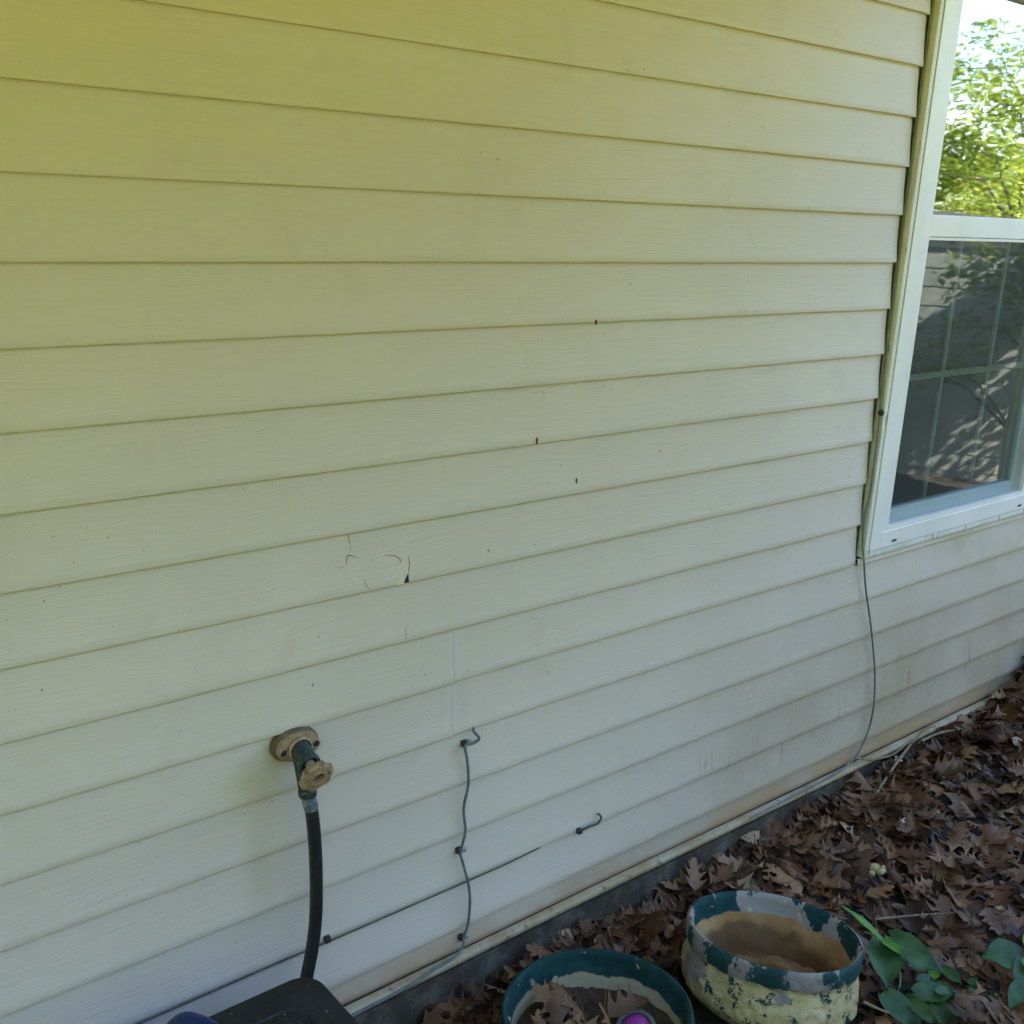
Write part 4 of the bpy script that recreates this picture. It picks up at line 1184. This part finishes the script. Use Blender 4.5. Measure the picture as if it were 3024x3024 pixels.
def tree(name, base, h, r, label, seed, clumps, per, size, trunk_r, lean=(0, 0), zlo=0.25, group=None, limbs=6, spread=0.42):
    rg = random.Random(seed)
    o = empty(name, base, label, 'tree', group)
    B = Vector(base)
    b = MB()
    tp = [B + Vector((lean[0] * t * h, lean[1] * t * h, h * 0.92 * t)) + Vector((0.04 * h * mnoise.noise(Vector((t * 3, seed, 0))), 0.04 * h * mnoise.noise(Vector((t * 3, seed, 7))), 0)) for t in np.linspace(0, 1, 9)]
    b.tube(tp, [trunk_r * (1 - 0.8 * i / 8) for i in range(9)], 9)
    cl = []
    for i in range(clumps):
        t = rg.uniform(zlo, 1.0)
        a = rg.uniform(0, 6.28)
        rr = r * math.sqrt(rg.random()) * (1 - 0.55 * abs(t - 0.55))
        c = tp[min(int(t * 8), 8)] + Vector((rr * math.cos(a), rr * math.sin(a), rg.gauss(0, 0.06 * h)))
        cl.append((c, rg.uniform(0.5, 1.1) * r * 0.36))
        if i < limbs * 3:
            s0 = tp[min(int(max(t - 0.18, 0.12) * 8), 8)]
            b.tube([s0, (s0 + c) / 2 + Vector((0, 0, 0.05 * h)), c], [trunk_r * 0.35, trunk_r * 0.2, trunk_r * 0.08], 5)
    b.build('trunk', M['bark'], o)
    v, f, t = leaf_cloud(rg, cl, per, size, spread)
    b = MB(); b.add(v, f); b.build('crown', M['fol'], o, attrs={'tone': t})
    return o
# slender tree whose trunk shows in the upper pane
MC = Vector((0, 1.56, 1.70))
def at_az(deg, dist): return (MC.x + dist * math.cos(R(deg)), MC.y - dist * math.sin(R(deg)), -0.05)
tree('young_tree', at_az(27.0, 9.6), 3.7, 0.95, 'slender young tree with bright green leaves, mirrored in the upper window pane', 31, 100, 130, 0.058, 0.05, (0.03, 0.01), 0.38)
tree('young_tree', at_az(31.0, 13.5), 3.3, 1.5, 'bushy sunlit tree mirrored low in the left of the upper pane', 32, 70, 120, 0.07, 0.06, (0, 0), 0.25)
tree('young_tree', at_az(25.0, 15.0), 3.5, 1.7, 'bushy sunlit tree mirrored behind the slender one', 33, 80, 120, 0.08, 0.06, (0, 0), 0.25)
tree('young_tree', at_az(28.5, 19.0), 3.3, 2.4, 'farther sunlit tree mirrored between the others', 34, 90, 120, 0.10, 0.07, (0, 0), 0.2)
# unseen tall trees added to throw green light on the wall
big = tree('large_tree', (-3.5, -10.5, -0.05), 9.0, 2.9, 'large leafy tree, unseen, added to throw green light on the wall', 40, 90, 90, 0.26, 0.2, (0, 0), 0.22, 'large trees facing the house')
for i, (x, y, rz) in enumerate(((1.5, -11.5, 1.0), (-8.5, -9.0, 2.2), (6.0, -13.5, 3.3), (-13.0, -6.0, 4.1))):
    c = big.copy(); COL.objects.link(c); c.location = (x, y, -0.05); c.rotation_euler = (0, 0, rz)
    for ch in big.children:
        d = ch.copy(); COL.objects.link(d); d.parent = c
# low shed with the same siding, mirrored in the lower pane
M['shed'] = m_flat('shed_siding', (0.34, 0.345, 0.30), (0.42, 0.42, 0.37), 6, 0.6)
shed = empty('garden_shed', (6.9, -2.9, -0.05), 'low shed with horizontal siding mirrored in the lower window pane', 'shed')
def placed(pt, o, rz):
    c, s_ = math.cos(rz), math.sin(rz)
    return (o[0] + pt[0] * c - pt[1] * s_, o[1] + pt[0] * s_ + pt[1] * c, o[2] + pt[2])
SO, SR = (6.3, -2.15, -0.05), R(-33)
b = MB()
for k in range(14):
    z0 = k * 0.114; W = 2.6
    prof = [(0.0, z0 + 0.114), (-0.004, z0), (0.0, z0)]
    v = [placed((y, xx, z), SO, SR) for xx in (-W, W) for y, z in prof]
    b.add(v, [(0, 3, 4, 1), (1, 4, 5, 2)])
b.build('wall', M['shed'], shed)
b = MB()
v = [placed(p, SO, SR) for p in ((0.003, -2.6, 0), (0.003, 2.6, 0), (1.8, 2.6, 0), (1.8, -2.6, 0), (0.003, -2.6, 1.60), (0.003, 2.6, 1.60), (1.8, 2.6, 1.60), (1.8, -2.6, 1.60))]
b.add(v, [(0, 1, 5, 4), (1, 2, 6, 5), (2, 3, 7, 6), (3, 0, 4, 7)]); b.build('side_wall', M['shed'], shed)
b = MB()
v = [placed(p, SO, SR) for p in ((-0.012, -2.7, 1.60), (-0.012, 2.7, 1.60), (1.95, 2.7, 1.60), (1.95, -2.7, 1.60), (0.9, -2.7, 2.02), (0.9, 2.7, 1.64))]
b.add(v, [(0, 1, 5, 4), (4, 5, 2, 3), (0, 3, 2, 1), (0, 4, 3), (1, 2, 5)]); b.build('roof', M['chip'], shed)
tree('shade_tree', (4.6, -1.9, -0.05), 6.6, 1.7, 'small spreading tree shading the shed, seen only in the glass', 51, 50, 80, 0.11, 0.07, (0.08, 0.0), 0.74, limbs=4)

hb = MB(); hr = random.Random(77)  # leaf bank added out of view to keep lawn light off the lower wall
hv, hf, ht = leaf_cloud(hr, [((x, -2.9 + hr.gauss(0, 0.12), 0.12 + 1.05 * hr.random()), 0.34) for x in np.linspace(-4.8, 4.3, 170)], 130, 0.075, 0.42)
hb.add(hv, hf)
tag(hb.build('hedge', M['fol'], None, origin=(0, -2.9, -0.05), attrs={'tone': [t * 0.15 for t in ht]}), 'low leafy hedge, unseen, added to keep lawn light off the lower wall', 'hedge')

wr = random.Random(88); wv = []
for az in range(-10, 172, 2):                     # ring of woodland added to block low sky, open where the sky shows in the glass
    if 14 < az < 40: continue
    for k in range(5):
        rr_ = 24 + wr.uniform(-2, 3)
        wv.append(((rr_ * math.cos(R(az)), -rr_ * math.sin(R(az)), wr.uniform(0.3, 9.5)), 2.0))
v_, f_, t_ = leaf_cloud(wr, wv, 75, 0.75, 0.45)
hb = MB(); hb.add(v_, f_)
tag(hb.build('woodland', M['fol'], None, origin=(0, -24, 0), attrs={'tone': t_}), 'belt of sunlit woodland, unseen, added to block low sky', 'woodland', kind='stuff')

tree('shrub', (6.35, -1.35, -0.05), 2.15, 0.75, 'leafy shrub in front of the shed, mirrored darkly in the lower pane', 61, 46, 64, 0.07, 0.03, (0.02, 0), 0.45)

pr2 = random.Random(15)
for root_, cx, cy, zz, n_ in ((bpy.data.objects['green_plant'], 2.03, -0.615, 0.075, 9), (bpy.data.objects['green_plant.001'], 2.19, -0.74, 0.055, 9)):
    for i in range(n_):
        a = pr2.uniform(0, 6.28); L = pr2.uniform(0.045, 0.075)
        x0_, y0_ = cx + pr2.gauss(0, 0.040), cy + pr2.gauss(0, 0.032); z0_ = zz + pr2.uniform(-0.012, 0.02)
        b = MB(); b.add(*blade((x0_, y0_, z0_), (x0_ + L * math.cos(a), y0_ + L * math.sin(a), z0_ - 0.008), L * pr2.uniform(0.25, 0.36), (pr2.gauss(-0.2, 0.3), pr2.gauss(-0.2, 0.3), 1)), smooth=True)
        b.build('leaf', M['green_b' if pr2.random() < 0.25 else 'green'], root_)
